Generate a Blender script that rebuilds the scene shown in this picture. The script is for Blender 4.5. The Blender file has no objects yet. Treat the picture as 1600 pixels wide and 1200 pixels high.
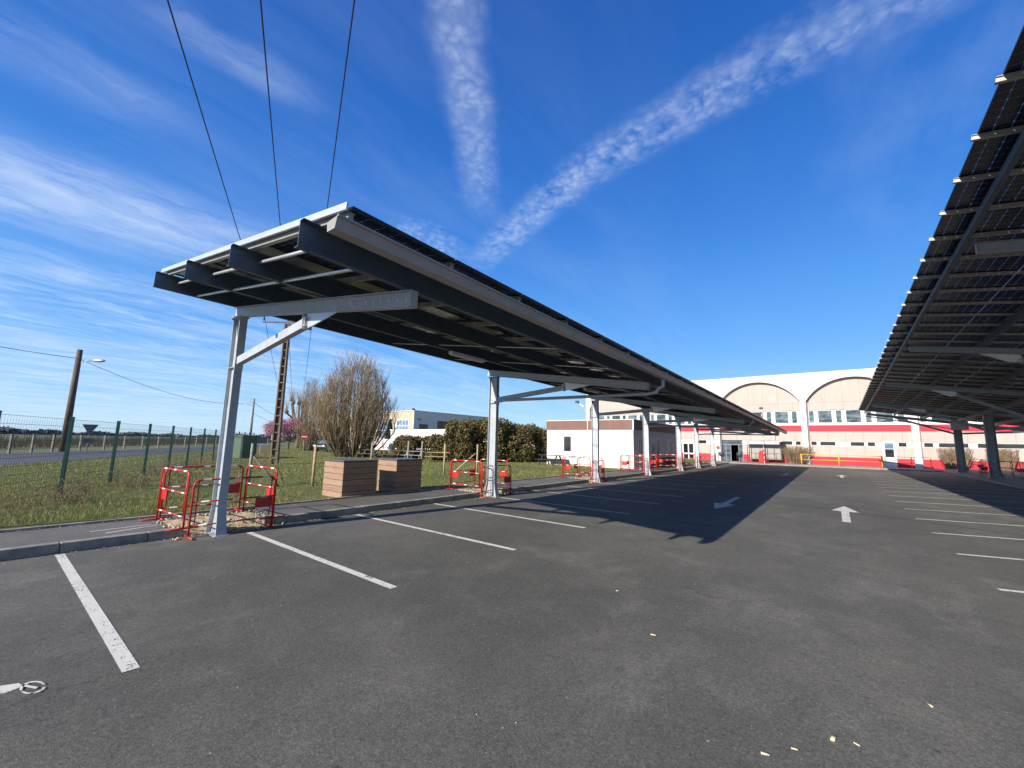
import bpy, math, random
import numpy as np
from mathutils import Vector, Matrix
random.seed(7); rng = np.random.default_rng(11)
R = math.radians
scene = bpy.context.scene
COL = scene.collection

# ---------------------------------------------------------------- camera
cam = bpy.data.cameras.new("camera"); camo = bpy.data.objects.new("camera", cam); COL.objects.link(camo)
_up = Vector((98, 4570, 647)).normalized()                      # zenith seen from the camera (right, up, forward)
_d = Vector((1305-800, -(702-600), 647)); _d = (_d - _up*_d.dot(_up)).normalized()
_r = _d.cross(_up)
if _r.x < 0: _r = -_r
camo.matrix_world = Matrix(((_r.x, _r.y, -_r.z, 0), (_d.x, _d.y, -_d.z, 0), (_up.x, _up.y, -_up.z, 1.75), (0, 0, 0, 1)))
cam.sensor_fit = 'HORIZONTAL'; cam.sensor_width = 36; cam.lens = 647/1600*36
cam.clip_start = 0.05; cam.clip_end = 9000
scene.camera = camo

# ---------------------------------------------------------------- light
SUN_AZ, SUN_EL = 10.3, 27.3          # light travels towards +Y, a little towards +X
sl = bpy.data.lights.new("sun", 'SUN'); sl.energy = 4.6; sl.angle = R(0.53); sl.color = (1.0, 0.945, 0.86)
so = bpy.data.objects.new("sun", sl); COL.objects.link(so); so.location = (-10, -40, 40)
_dir = Vector((math.sin(R(SUN_AZ))*math.cos(R(SUN_EL)), math.cos(R(SUN_AZ))*math.cos(R(SUN_EL)), -math.sin(R(SUN_EL))))
so.rotation_euler = _dir.to_track_quat('-Z', 'Y').to_euler()
vs = scene.view_settings
vs.view_transform = 'Standard'; vs.look = 'None'; vs.gamma = 1; vs.use_curve_mapping = False; vs.exposure = 0.62

# ---------------------------------------------------------------- node helper
class X:
    """tiny expression builder over Math nodes"""
    nt = None
    def __init__(s, sock): s.s = sock
    @staticmethod
    def m(op, *a, clamp=False):
        n = X.nt.nodes.new('ShaderNodeMath'); n.operation = op; n.use_clamp = clamp
        for i, v in enumerate(a):
            if isinstance(v, X): X.nt.links.new(v.s, n.inputs[i])
            else: n.inputs[i].default_value = v
        return X(n.outputs[0])
    def __add__(s, o): return X.m('ADD', s, o)
    __radd__ = __add__
    def __sub__(s, o): return X.m('SUBTRACT', s, o)
    def __rsub__(s, o): return X.m('SUBTRACT', o, s)
    def __mul__(s, o): return X.m('MULTIPLY', s, o)
    __rmul__ = __mul__
    def __truediv__(s, o): return X.m('DIVIDE', s, o)
    def abs(s): return X.m('ABSOLUTE', s)
    def mx(s, o): return X.m('MAXIMUM', s, o)
    def mn(s, o): return X.m('MINIMUM', s, o)
    def lt(s, o): return X.m('LESS_THAN', s, o)
    def gt(s, o): return X.m('GREATER_THAN', s, o)
    def frac(s): return X.m('FRACT', s)
    def clamp(s): return X.m('ADD', s, 0.0, clamp=True)
    def pow(s, p): return X.m('POWER', s.mx(0.0), p)
    def ss(s, a, b):                      # smoothstep, a may exceed b
        n = X.nt.nodes.new('ShaderNodeMapRange'); n.interpolation_type = 'SMOOTHSTEP'
        X.nt.links.new(s.s, n.inputs[0])
        if a < b: n.inputs[1].default_value, n.inputs[2].default_value, n.inputs[3].default_value, n.inputs[4].default_value = a, b, 0, 1
        else:     n.inputs[1].default_value, n.inputs[2].default_value, n.inputs[3].default_value, n.inputs[4].default_value = b, a, 1, 0
        return X(n.outputs[0])
def vec(x, y, z=0.0):
    n = X.nt.nodes.new('ShaderNodeCombineXYZ')
    for i, v in enumerate((x, y, z)):
        if isinstance(v, X): X.nt.links.new(v.s, n.inputs[i])
        else: n.inputs[i].default_value = v
    return n.outputs[0]
def sep(sock):
    n = X.nt.nodes.new('ShaderNodeSeparateXYZ'); X.nt.links.new(sock, n.inputs[0])
    return [X(o) for o in n.outputs]
def noise(v, scale, detail=4, rough=0.55, dist=0.0):
    n = X.nt.nodes.new('ShaderNodeTexNoise'); X.nt.links.new(v, n.inputs['Vector'])
    n.inputs['Scale'].default_value = scale; n.inputs['Detail'].default_value = detail
    n.inputs['Roughness'].default_value = rough; n.inputs['Distortion'].default_value = dist
    return X(n.outputs[0])
def voro(v, scale, rand=1.0):
    n = X.nt.nodes.new('ShaderNodeTexVoronoi'); X.nt.links.new(v, n.inputs['Vector']); n.inputs['Scale'].default_value = scale
    n.inputs['Randomness'].default_value = rand
    return X(n.outputs['Distance']), n.outputs['Color']
def mixc(f, a, b):
    n = X.nt.nodes.new('ShaderNodeMix'); n.data_type = 'RGBA'
    for sock, v in ((n.inputs[0], f), (n.inputs[6], a), (n.inputs[7], b)):
        if isinstance(v, X): X.nt.links.new(v.s, sock)
        elif isinstance(v, (tuple, list)): sock.default_value = (*v, 1)
        elif isinstance(v, (int, float)): sock.default_value = v
        else: X.nt.links.new(v, sock)
    return n.outputs[2]

# ---------------------------------------------------------------- sky
w = bpy.data.worlds.new("World"); scene.world = w; w.use_nodes = True
nt = w.node_tree; X.nt = nt
bg = nt.nodes['Background']
sky = nt.nodes.new('ShaderNodeTexSky'); sky.sky_type = 'NISHITA'; sky.sun_disc = False
sky.sun_elevation = R(SUN_EL); sky.sun_rotation = R(180 + SUN_AZ); sky.altitude = 100
sky.air_density = 1.0; sky.dust_density = 0.3; sky.ozone_density = 3.0
bg.inputs[1].default_value = 0.10
hs = nt.nodes.new('ShaderNodeHueSaturation'); hs.inputs['Saturation'].default_value = 1.28; hs.inputs['Value'].default_value = 1.0; hs.inputs['Hue'].default_value = 0.503
nt.links.new(sky.outputs[0], hs.inputs['Color'])
_tc = nt.nodes.new('ShaderNodeTexCoord'); _z = sep(_tc.outputs['Generated'])[2]
_rp = nt.nodes.new('ShaderNodeValToRGB'); _rp.color_ramp.interpolation = 'B_SPLINE'
for i_, (p_, c_) in enumerate([(0.0, (.47, .69, .90)), (0.07, (.33, .59, .90)), (0.2, (.135, .41, .90)), (0.45, (.036, .20, .70)), (0.78, (.013, .088, .40)), (1.0, (.008, .06, .30))]):
    e_ = _rp.color_ramp.elements[i_] if i_ < 2 else _rp.color_ramp.elements.new(p_)
    e_.position = p_; e_.color = (*c_, 1)
nt.links.new(_z.s, _rp.inputs[0])
_sc = nt.nodes.new('ShaderNodeMix'); _sc.data_type = 'RGBA'; _sc.blend_type = 'MULTIPLY'; _sc.inputs[0].default_value = 1; _sc.inputs[7].default_value = (7.6, 7.6, 7.6, 1)
nt.links.new(_rp.outputs[0], _sc.inputs[6])
SKYC = mixc(0.82, hs.outputs[0], _sc.outputs[2])          # clear spring sky: physical sky graded to the day's deep blue
tc = nt.nodes.new('ShaderNodeTexCoord')
dx, dy, dz = sep(tc.outputs['Generated'])
dzp = dz.mx(0.0) + 0.1
a = dx/dzp; b = dy/dzp                       # a point on the (bowed) cloud layer
pv = vec(a, b, 0.0)
wob = noise(pv, 2.2, 3) - 0.5
fine = noise(pv, 16, 6, 0.65)
vd, _ = voro(vec(a + 0.075*(fine-0.5), b + 0.075*(noise(vec(a, b, 3.0), 14, 3)-0.5)), 38)
puff = (0.85 - vd*1.25).clamp()*0.6 + fine*0.5 - 0.18
# first contrail, old and spread
ax, ay, bx, by = -0.50, 0.42, -1.0, 1.10
L = math.hypot(bx-ax, by-ay); ux, uy = (bx-ax)/L, (by-ay)/L
t1 = (a-ax)*ux + (b-ay)*uy
n1 = (a-ax)*(-uy) + (b-ay)*ux + 0.05*wob + 0.018*(fine-0.5)
w1 = (n1 + 0.05*(noise(vec(a, b, 4.0), 9, 5, 0.65)-0.5)).abs().ss(0.088, 0.008)*t1.ss(0.90, 0.5)*t1.ss(-0.9, -0.3)
c1 = w1*(0.04 + puff*0.5 + 0.30*noise(vec(a*9.0, b*5.0), 2.0, 5, 0.75))*0.8
# second contrail, breaking into puffs
yc = 1.0 - 0.07*a + 0.15*a*a
n2 = (b - yc) + 0.045*wob
blob2 = noise(vec(a, b, 9.0), 11, 5, 0.65)
w2 = (n2 + 0.03*(blob2-0.5)).abs().ss(0.115, 0.015)*a.ss(-1.42, -0.95)*a.ss(0.8, 0.1)
fade2 = 0.55 + 0.45*a.ss(0.35, -0.3)
blob = noise(vec(a, b, 7.0), 9, 4, 0.6)
c2 = w2*(puff*0.75 + fine*0.55 + (blob-0.5)*1.3 - 0.10).mx(0.0)*fade2*0.62
# faint puffy patch below the first
n3 = ((a+1.27)*(a+1.27)/0.022 + (b-1.06)*(b-1.06)/0.05)
c3 = n3.ss(1.0, 0.0)*puff*0.5
# cirrus drawn out along one wind direction
st = noise(vec(a*3.4 + wob*0.95 + (fine-0.5)*0.25, b*0.75 + a*0.25), 2.6, 8, 0.66, 0.6)
st2 = noise(vec(a*1.7 + wob*0.2, b*0.45), 2.0, 6, 0.6, 0.2)
band = ((a + 2.02 - 0.15*b + 0.18*wob).abs()).ss(0.42, 0.04)*b.ss(0.95, 0.25)*b.ss(-1.5, -0.5)
cA = band*(st*1.7 - 0.46).clamp()*0.9
band2 = ((a + 1.36 + 0.2*wob).abs()).ss(0.16, 0.02)*b.ss(0.32, 0.05)
cB = band2*(st*1.2 - 0.42).clamp()*0.45
band3 = ((a + 1.02 + 0.12*wob).abs()).ss(0.09, 0.01)*b.ss(0.55, 0.28)*b.ss(0.02, 0.2)
cC = band3*(st*1.2 - 0.36).clamp()*0.55
low = (a.ss(-2.2, -3.0))*((st*2.3 - 1.04).clamp()*0.75 + (st2*1.6 - 0.66).clamp()*0.5)*b.ss(6.0, 1.0)
veil = (st2*1.3 - 0.55).clamp()*a.ss(0.3, -1.6)*0.26
rv = (noise(vec(a*2.0, b*1.0, 5.0), 1.8, 5, 0.6)*1.5 - 0.72).clamp()*a.ss(-0.15, 0.25)*b.ss(2.4, 1.2)*0.30
cloud = (c1.mx(0.0) + c2.mx(0.0) + c3.mx(0.0) + cA + cB + cC + low + veil + rv).clamp()*dz.ss(0.0, 0.03)
ccol = mixc(cloud*0.86, SKYC, (5.6, 6.3, 7.3))
nt.links.new(ccol, bg.inputs[0])

# ---------------------------------------------------------------- materials
MATS = {}
def mat(name, col=(0.5, 0.5, 0.5), rough=0.6, metal=0.0, var=0.0, vscale=6.0, col2=None, bump=0.0, bscale=40.0, spec=0.5, stretch=(1, 1, 1)):
    if name in MATS: return MATS[name]
    m = bpy.data.materials.new(name); m.use_nodes = True; X.nt = m.node_tree
    bs = m.node_tree.nodes['Principled BSDF']
    bs.inputs['Roughness'].default_value = rough; bs.inputs['Metallic'].default_value = metal
    bs.inputs['Specular IOR Level'].default_value = spec
    t = m.node_tree.nodes.new('ShaderNodeTexCoord')
    mp = m.node_tree.nodes.new('ShaderNodeMapping'); mp.inputs['Scale'].default_value = stretch
    m.node_tree.links.new(t.outputs['Object'], mp.inputs[0])
    if var or col2:
        f = noise(mp.outputs[0], vscale, 5, 0.6)
        c2 = col2 or tuple(c*(1-var) for c in col); c1 = col if col2 else tuple(min(1, c*(1+var)) for c in col)
        m.node_tree.links.new(mixc(f.ss(0.3, 0.7), c1, c2), bs.inputs['Base Color'])
    else: bs.inputs['Base Color'].default_value = (*col, 1)
    if bump:
        bn = m.node_tree.nodes.new('ShaderNodeBump'); bn.inputs['Strength'].default_value = bump; bn.inputs['Distance'].default_value = 0.02
        h = noise(mp.outputs[0], bscale, 4, 0.6); m.node_tree.links.new(h.s, bn.inputs['Height']); m.node_tree.links.new(bn.outputs[0], bs.inputs['Normal'])
    MATS[name] = m
    return m
def newmat(name):
    m = bpy.data.materials.new(name); m.use_nodes = True; X.nt = m.node_tree; MATS[name] = m
    t = m.node_tree.nodes.new('ShaderNodeTexCoord')
    return m, m.node_tree.nodes['Principled BSDF'], t.outputs['Object']
def setbump(m, bs, h, strength=0.5, dist=0.02):
    bn = m.node_tree.nodes.new('ShaderNodeBump'); bn.inputs['Strength'].default_value = strength; bn.inputs['Distance'].default_value = dist
    m.node_tree.links.new(h.s, bn.inputs['Height']); m.node_tree.links.new(bn.outputs[0], bs.inputs['Normal'])

def asphalt(name, base, dusty, speck=0.5, dustamt=1.0):
    m, bs, o = newmat(name); x, y, z = sep(o)
    g1 = noise(o, 150, 2, 0.6); g2 = noise(o, 60, 4, 0.75)
    big = noise(o, 0.35, 5, 0.6); mid = noise(o, 1.6, 6, 0.65)
    str_ = noise(vec(x*0.5 + y*0.9, y*0.35 - x*0.2), 2.2, 6, 0.68, 0.6)
    grain = (g1*0.6 + g2*0.4).ss(0.30, 0.70)
    _, cg = voro(o, 105); ag = sep(cg)[0]; _, cg2 = voro(o, 48); ag2 = sep(cg2)[1]
    big2 = noise(vec(x*0.5, y*0.22, 11.0), 0.35, 3, 0.5)
    v = (grain*0.45 + ag*ag*0.55 + ag2*0.26 + 0.48)*(0.56 + 0.88*big2)
    c = mixc(((big - 0.40)*1.9 + (mid - 0.5)*1.3).clamp()*0.8*dustamt, base, dusty)
    c = mixc((str_*2.1 - 1.10).clamp()*0.32*dustamt, c, tuple(d*1.55 for d in dusty))
    # pale dust patches lying on the surface
    d1 = (noise(vec(x*1.0, y*0.55, 2.0), 1.1, 8, 0.75)*2.6 - 1.38).clamp()
    c = mixc(d1*0.6*dustamt, c, (0.28, 0.255, 0.215))
    vm = X.nt.nodes.new('ShaderNodeMix'); vm.data_type = 'RGBA'; vm.blend_type = 'MULTIPLY'; vm.inputs[0].default_value = 1
    X.nt.links.new(c, vm.inputs[6]); X.nt.links.new(vec(v, v, v), vm.inputs[7])
    c = vm.outputs[2]
    # little pale stones showing in the binder, and a few dark spots
    dv, cv = voro(o, 26); r_ = sep(cv)[0]
    c = mixc((dv.lt(0.13))*(r_.gt(0.86))*speck, c, (0.42, 0.40, 0.36))
    dv2, cv2 = voro(o, 7.0); r2 = sep(cv2)
    c = mixc(dv2.lt(0.055)*(r2[0].gt(0.72))*speck, c, (0.5, 0.48, 0.43))
    c = mixc(dv2.ss(0.16, 0.05)*(r2[1].gt(0.93))*0.6, c, (0.015, 0.014, 0.013))
    # hairline cracks and a laying seam between two asphalt lanes
    ce = X.nt.nodes.new('ShaderNodeTexVoronoi'); ce.feature = 'DISTANCE_TO_EDGE'; ce.inputs['Scale'].default_value = 0.28
    wq = noise(o, 2.6, 6, 0.7) - 0.5
    X.nt.links.new(vec(x + wq*0.9, y + wq*0.9, 0.0), ce.inputs['Vector'])
    crack = X(ce.outputs['Distance']).lt(0.0022)*(noise(o, 0.5, 2) .gt(0.54))
    c = mixc(crack*0.35*speck*2.0, c, (0.025, 0.024, 0.022))
    X.nt.links.new(c, bs.inputs['Base Color'])
    bs.inputs['Roughness'].default_value = 0.82; bs.inputs['Specular IOR Level'].default_value = 0.35
    setbump(m, bs, g1*0.8 + g2*0.7 + mid*0.4, 0.55, 0.006)
    return m
M_ASPH = asphalt('asphalt', (0.097, 0.0905, 0.074), (0.172, 0.157, 0.124))
M_PAVE = asphalt('pavement_asphalt', (0.125, 0.113, 0.094), (0.20, 0.178, 0.145), 0.7)
M_ROAD = asphalt('road_asphalt', (0.085, 0.087, 0.092), (0.115, 0.115, 0.115), 0.2, 0.5)

def paint(name, col):
    m, bs, o = newmat(name); x, y, z = sep(o)
    g = noise(o, 70, 4, 0.75); wv = noise(o, 2.2, 6, 0.7); g3 = noise(o, 22, 5, 0.8)
    c = mixc((g*1.2 + g3*0.8 - 0.72).clamp(), tuple(v*0.78 for v in col), col)
    X.nt.links.new(c, bs.inputs['Base Color']); bs.inputs['Roughness'].default_value = 0.8
    hole = (g*0.55 + g3*0.5 + wv*0.45 - 0.10).lt(0.575)
    tr = X.nt.nodes.new('ShaderNodeBsdfTransparent'); mx = X.nt.nodes.new('ShaderNodeMixShader')
    X.nt.links.new(hole.s, mx.inputs[0]); X.nt.links.new(bs.outputs[0], mx.inputs[1]); X.nt.links.new(tr.outputs[0], mx.inputs[2])
    X.nt.links.new(mx.outputs[0], X.nt.nodes['Material Output'].inputs[0])
    setbump(m, bs, g, 0.4, 0.006)
    return m
M_PAINT = paint('road_paint', (0.78, 0.74, 0.65))
M_KERB = mat('kerb_concrete', (0.27, 0.25, 0.21), 0.85, var=0.25, vscale=5, bump=0.3, bscale=60)
M_EDGE = mat('edging_concrete', (0.30, 0.27, 0.22), 0.9, var=0.3, vscale=4, bump=0.3, bscale=50)

def galva(name, col, rough=0.5, metal=0.35):
    m, bs, o = newmat(name)
    d, cv = voro(o, 38); r_ = sep(cv)[0]
    n_ = noise(o, 5, 5, 0.65)
    c = mixc(r_*0.35 + n_.ss(0.3, 0.7)*0.45, tuple(v*0.82 for v in col), tuple(min(1, v*1.15) for v in col))
    X.nt.links.new(c, bs.inputs['Base Color'])
    bs.inputs['Metallic'].default_value = metal
    X.nt.links.new((n_*0.3 + (rough - 0.15)).s, bs.inputs['Roughness'])
    return m
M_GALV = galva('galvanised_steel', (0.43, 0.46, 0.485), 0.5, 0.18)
M_GALVD = galva('shaded_galvanised_steel', (0.27, 0.29, 0.30), 0.55, 0.2)  # same galvanised steel, colour darkened to carry the right canopy's shade
M_PURL = galva('shaded_purlin_steel', (0.095, 0.125, 0.155), 0.5, 0.4)  # galvanised purlins with the shade under the panels put into their colour
M_ALU = mat('aluminium', (0.72, 0.73, 0.75), 0.35, 0.55, var=0.06)
M_GUT = mat('gutter_metal', (0.32, 0.30, 0.28), 0.45, 0.1, var=0.08, vscale=3)
M_RAIL = mat('rail_aluminium', (0.34, 0.325, 0.29), 0.45, 0.4, var=0.1)
M_FRAMEK = mat('black_panel_frame', (0.025, 0.025, 0.03), 0.35, 0.2)
M_BLACKP = mat('black_plastic', (0.02, 0.02, 0.022), 0.5)

def panel_material():
    m = bpy.data.materials.new('solar_cells'); m.use_nodes = True; nt = m.node_tree; X.nt = nt
    bs = nt.nodes['Principled BSDF']; out = nt.nodes['Material Output']
    t = nt.nodes.new('ShaderNodeTexCoord'); x, y, z = sep(t.outputs['Object'])
    cs = 0.168
    fx = ((x/cs).frac() - 0.5).abs(); fy = ((y/cs + 0.5).frac() - 0.5).abs()
    ex = 0.5 - fx; ey = 0.5 - fy                      # distance to the cell's border
    gap = ex.lt(0.022).mx(ey.lt(0.022))
    dia = (ex + ey).lt(0.11)
    bus = ((x/cs*5).frac() - 0.5).abs().lt(0.03)
    c = mixc(bus*0.35, (0.010, 0.015, 0.040), (0.16, 0.17, 0.19))
    c = mixc(gap, c, (0.26, 0.27, 0.28))
    nt.links.new(c, bs.inputs['Base Color'])
    bs.inputs['Roughness'].default_value = 0.22; bs.inputs['Specular IOR Level'].default_value = 0.35
    tr = nt.nodes.new('ShaderNodeBsdfTransparent'); tr.inputs[0].default_value = (0.85, 0.88, 0.9, 1)
    mx = nt.nodes.new('ShaderNodeMixShader')
    nt.links.new((dia*0.7).mx(gap*0.30).s, mx.inputs[0]); nt.links.new(bs.outputs[0], mx.inputs[1]); nt.links.new(tr.outputs[0], mx.inputs[2])
    nt.links.new(mx.outputs[0], out.inputs[0])
    MATS['solar_cells'] = m
    return m
M_CELL = panel_material()
M_RED = mat('red_paint', (0.46, 0.024, 0.016), 0.4, var=0.18, vscale=9)
def stripes():
    m, bs, o = newmat('red_white_rail'); x, y, z = sep(o)
    wv = ((x.abs() - 0.49).abs()).lt(0.065).mx(x.abs().lt(0.055))
    n_ = noise(o, 14, 4)
    X.nt.links.new(mixc(wv*(n_.ss(0.2, 0.4)), (0.50, 0.022, 0.014), (0.78, 0.77, 0.75)), bs.inputs['Base Color'])
    bs.inputs['Roughness'].default_value = 0.4
    return m
M_STRIPE = stripes()
def mast_stripes():
    m, bs, o = newmat('red_white_mast'); x, y, z = sep(o)
    X.nt.links.new(mixc((z/0.5).frac().lt(0.5), (0.55, 0.05, 0.03), (0.75, 0.73, 0.7)), bs.inputs['Base Color'])
    return m
M_MAST = mast_stripes()
def planks(name, c1, c2, h=0.165, axis='z'):
    m, bs, o = newmat(name); x, y, z = sep(o)
    q = z/h; row = X.m('FLOOR', q); e = (q.frac() - 0.5).abs()
    n_ = noise(vec(x*1.2 + row*7.3, y*1.2 + row*3.1, z*14), 3.0, 6, 0.7, 0.5)
    rv_ = (X.m('SINE', row*12.9898)*43758.5).frac()
    c = mixc(n_.ss(0.28, 0.72)*0.7 + rv_*0.3, c1, c2)
    c = mixc(e.gt(0.47), c, (0.03, 0.02, 0.015))
    X.nt.links.new(c, bs.inputs['Base Color']); bs.inputs['Roughness'].default_value = 0.75
    setbump(m, bs, n_*0.3 + e.lt(0.46)*0.8, 0.6, 0.01)
    return m
M_PLANK = planks('cedar_planks', (0.42, 0.265, 0.17), (0.22, 0.135, 0.088))
M_LID = mat('zinc_lid', (0.13, 0.125, 0.125), 0.5, 0.3, var=0.2)
M_STAKE = mat('pale_stake_wood', (0.42, 0.30, 0.16), 0.8, var=0.3, vscale=8, stretch=(4, 4, 1))
M_OLDW = mat('old_wood', (0.13, 0.09, 0.06), 0.85, var=0.35, vscale=7, stretch=(5, 5, 1))
M_GREYW = mat('grey_wood', (0.30, 0.27, 0.22), 0.85, var=0.3, vscale=7, stretch=(5, 5, 1))
M_WHITE = mat('white_render', (0.72, 0.69, 0.64), 0.85, var=0.05, vscale=2.5, bump=0.15, bscale=60)
M_CREAM = mat('cream_render', (0.50, 0.42, 0.30), 0.85, var=0.12, vscale=1.2, bump=0.1)
M_SGREY = mat('grey_cladding', (0.68, 0.60, 0.51), 0.8, var=0.08, vscale=2)
M_FASC = mat('white_fascia', (0.72, 0.69, 0.66), 0.8, var=0.05, vscale=1.4)
def beige():
    m, bs, o = newmat('beige_panels'); x, y, z = sep(o)
    gx = (((x + 2.4)/1.458).frac() - 0.5).abs().gt(0.487); gz = ((z - 6.78).abs()).lt(0.02)
    n_ = noise(vec(x*1.0, y, z*0.4), 1.6, 6, 0.65)
    stn = noise(vec(x*3.0, y, z*0.18), 1.3, 6, 0.7)
    c = mixc(n_.ss(0.3, 0.75), (0.53, 0.43, 0.365), (0.46, 0.37, 0.31))
    c = mixc((stn*2.2 - 1.15).clamp()*0.35, c, (0.30, 0.245, 0.19))
    c = mixc(gx.mx(gz)*0.6, c, (0.25, 0.2, 0.16))
    X.nt.links.new(c, bs.inputs['Base Color']); bs.inputs['Roughness'].default_value = 0.8
    setbump(m, bs, 1.0 - gx.mx(gz), 0.4, 0.02)
    return m
M_BEIGE = beige()
M_HRED = mat('red_wall', (0.50, 0.018, 0.034), 0.6, var=0.1, vscale=1.5)
M_BROWN = mat('brown_band', (0.19, 0.095, 0.065), 0.6, var=0.1, vscale=2)
M_FRAME = mat('white_window_frame', (0.78, 0.78, 0.77), 0.45)
M_DOORF = mat('grey_door_frame', (0.24, 0.28, 0.31), 0.4, 0.2)
M_DARKF = mat('dark_window_frame', (0.06, 0.055, 0.05), 0.5)
def glass(name, dark=(0.03, 0.045, 0.05), pale=(0.20, 0.25, 0.26), rough=0.06):
    m, bs, o = newmat(name); x, y, z = sep(o)
    n_ = noise(vec(x*0.6, y*0.6, z*1.6), 1.3, 5, 0.6, 0.8)
    X.nt.links.new(mixc(n_.ss(0.35, 0.7), dark, pale), bs.inputs['Base Color'])
    bs.inputs['Roughness'].default_value = rough; bs.inputs['Specular IOR Level'].default_value = 0.9
    return m
M_GLASS = glass('window_glass'); M_GLASSD = glass('dark_glass', (0.012, 0.012, 0.013), (0.035, 0.037, 0.04))
M_GLASSB = glass('blue_glass', (0.10, 0.17, 0.26), (0.22, 0.32, 0.42))
M_DARK = mat('dark_interior', (0.012, 0.012, 0.012), 0.9)  # near-black colour stands in for the unlit room behind the entrance
M_GREEN = mat('green_fence_paint', (0.010, 0.060, 0.042), 0.4, var=0.15)
M_WIRE = mat('green_wire', (0.03, 0.075, 0.06), 0.5)
M_CABLE = mat('black_cable', (0.012, 0.012, 0.013), 0.6)
M_CONC = mat('weathered_concrete', (0.24, 0.205, 0.16), 0.9, var=0.3, vscale=3, bump=0.3)
M_RUST = mat('brown_concrete', (0.17, 0.115, 0.08), 0.9, var=0.35, vscale=2.5, bump=0.3)
M_POLEW = mat('creosote_pole', (0.115, 0.080, 0.052), 0.85, var=0.4, vscale=3, stretch=(6, 6, 0.6))
M_LAMP = mat('lamp_metal', (0.45, 0.46, 0.47), 0.4, 0.3)
M_CABG = mat('cabinet_green', (0.075, 0.125, 0.07), 0.6, var=0.1); M_CABB = mat('cabinet_beige', (0.42, 0.37, 0.26), 0.8, var=0.1)
M_SIGNB = mat('sign_blue_grey', (0.03, 0.06, 0.09), 0.5); M_SIGNR = mat('sign_red', (0.62, 0.03, 0.025), 0.4); M_SIGNW = mat('sign_white', (0.8, 0.8, 0.8), 0.4)
M_SIGNK = mat('sign_back', (0.17, 0.14, 0.14), 0.6)
M_YEL = mat('yellow_paint', (0.78, 0.42, 0.02), 0.45, var=0.1)
M_DRAIL = mat('dark_rail', (0.05, 0.045, 0.04), 0.5, 0.3)
M_CARP = mat('dark_car_paint', (0.012, 0.014, 0.018), 0.45, spec=0.5)
M_TYRE = mat('tyre_rubber', (0.015, 0.015, 0.015), 0.9)
M_BARK = mat('bark', (0.17, 0.125, 0.075), 0.9, var=0.4, vscale=4)
M_TWIG = mat('twig', (0.30, 0.215, 0.115), 0.9, var=0.4, vscale=1.5)
M_TWIG2 = mat('dry_twig', (0.25, 0.165, 0.10), 0.9, var=0.35, vscale=2)
M_SHOOT = mat('green_shoot', (0.20, 0.22, 0.06), 0.8, var=0.3)
M_FENCEC = mat('concrete_post', (0.24, 0.20, 0.16), 0.9, var=0.3)

def island(name, cols, rough=0.8, trans=0.0):
    m = bpy.data.materials.new(name); m.use_nodes = True; nt = m.node_tree; X.nt = nt; bs = nt.nodes['Principled BSDF']
    g = nt.nodes.new('ShaderNodeNewGeometry'); cr = nt.nodes.new('ShaderNodeValToRGB')
    els = cr.color_ramp.elements
    while len(els) < len(cols): els.new(0.5)
    for i, c in enumerate(cols): els[i].position = i/(len(cols)-1); els[i].color = (*c, 1)
    nt.links.new(g.outputs['Random Per Island'], cr.inputs[0]); nt.links.new(cr.outputs[0], bs.inputs['Base Color'])
    bs.inputs['Roughness'].default_value = rough; bs.inputs['Specular IOR Level'].default_value = 0.2
    if trans:
        tl = nt.nodes.new('ShaderNodeBsdfTranslucent'); nt.links.new(cr.outputs[0], tl.inputs[0])
        mx = nt.nodes.new('ShaderNodeMixShader'); mx.inputs[0].default_value = trans
        nt.links.new(bs.outputs[0], mx.inputs[1]); nt.links.new(tl.outputs[0], mx.inputs[2]); nt.links.new(mx.outputs[0], nt.nodes['Material Output'].inputs[0])
    MATS[name] = m
    return m
M_BLADE = island('grass_blades', [(0.14, 0.165, 0.036), (0.21, 0.23, 0.06), (0.28, 0.265, 0.085), (0.22, 0.235, 0.07), (0.34, 0.29, 0.115), (0.46, 0.36, 0.20)], 0.7, 0.2)
M_LEAFH = island('hedge_leaves', [(0.055, 0.056, 0.016), (0.12, 0.108, 0.034), (0.19, 0.15, 0.055), (0.27, 0.19, 0.085)], 0.7, 0.15)
M_LEAFL = island('low_hedge_leaves', [(0.08, 0.075, 0.026), (0.14, 0.115, 0.045), (0.20, 0.15, 0.07)], 0.7, 0.15)
M_CONIF = island('conifer_leaves', [(0.014, 0.022, 0.010), (0.028, 0.038, 0.014), (0.04, 0.05, 0.02)], 0.8)
M_BLOS = island('pink_blossom', [(0.36, 0.13, 0.19), (0.50, 0.22, 0.30), (0.62, 0.36, 0.42), (0.25, 0.10, 0.13)], 0.8, 0.2)
M_SCRUB = island('scrub_twigs', [(0.28, 0.20, 0.12), (0.36, 0.28, 0.16), (0.22, 0.19, 0.09)], 0.9)
M_STONE = island('gravel_stones', [(0.55, 0.45, 0.29), (0.66, 0.57, 0.40), (0.42, 0.34, 0.22), (0.72, 0.66, 0.54)], 0.9)
M_CHIPW = island('wood_chips', [(0.62, 0.48, 0.26), (0.72, 0.62, 0.40)], 0.8)
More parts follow.
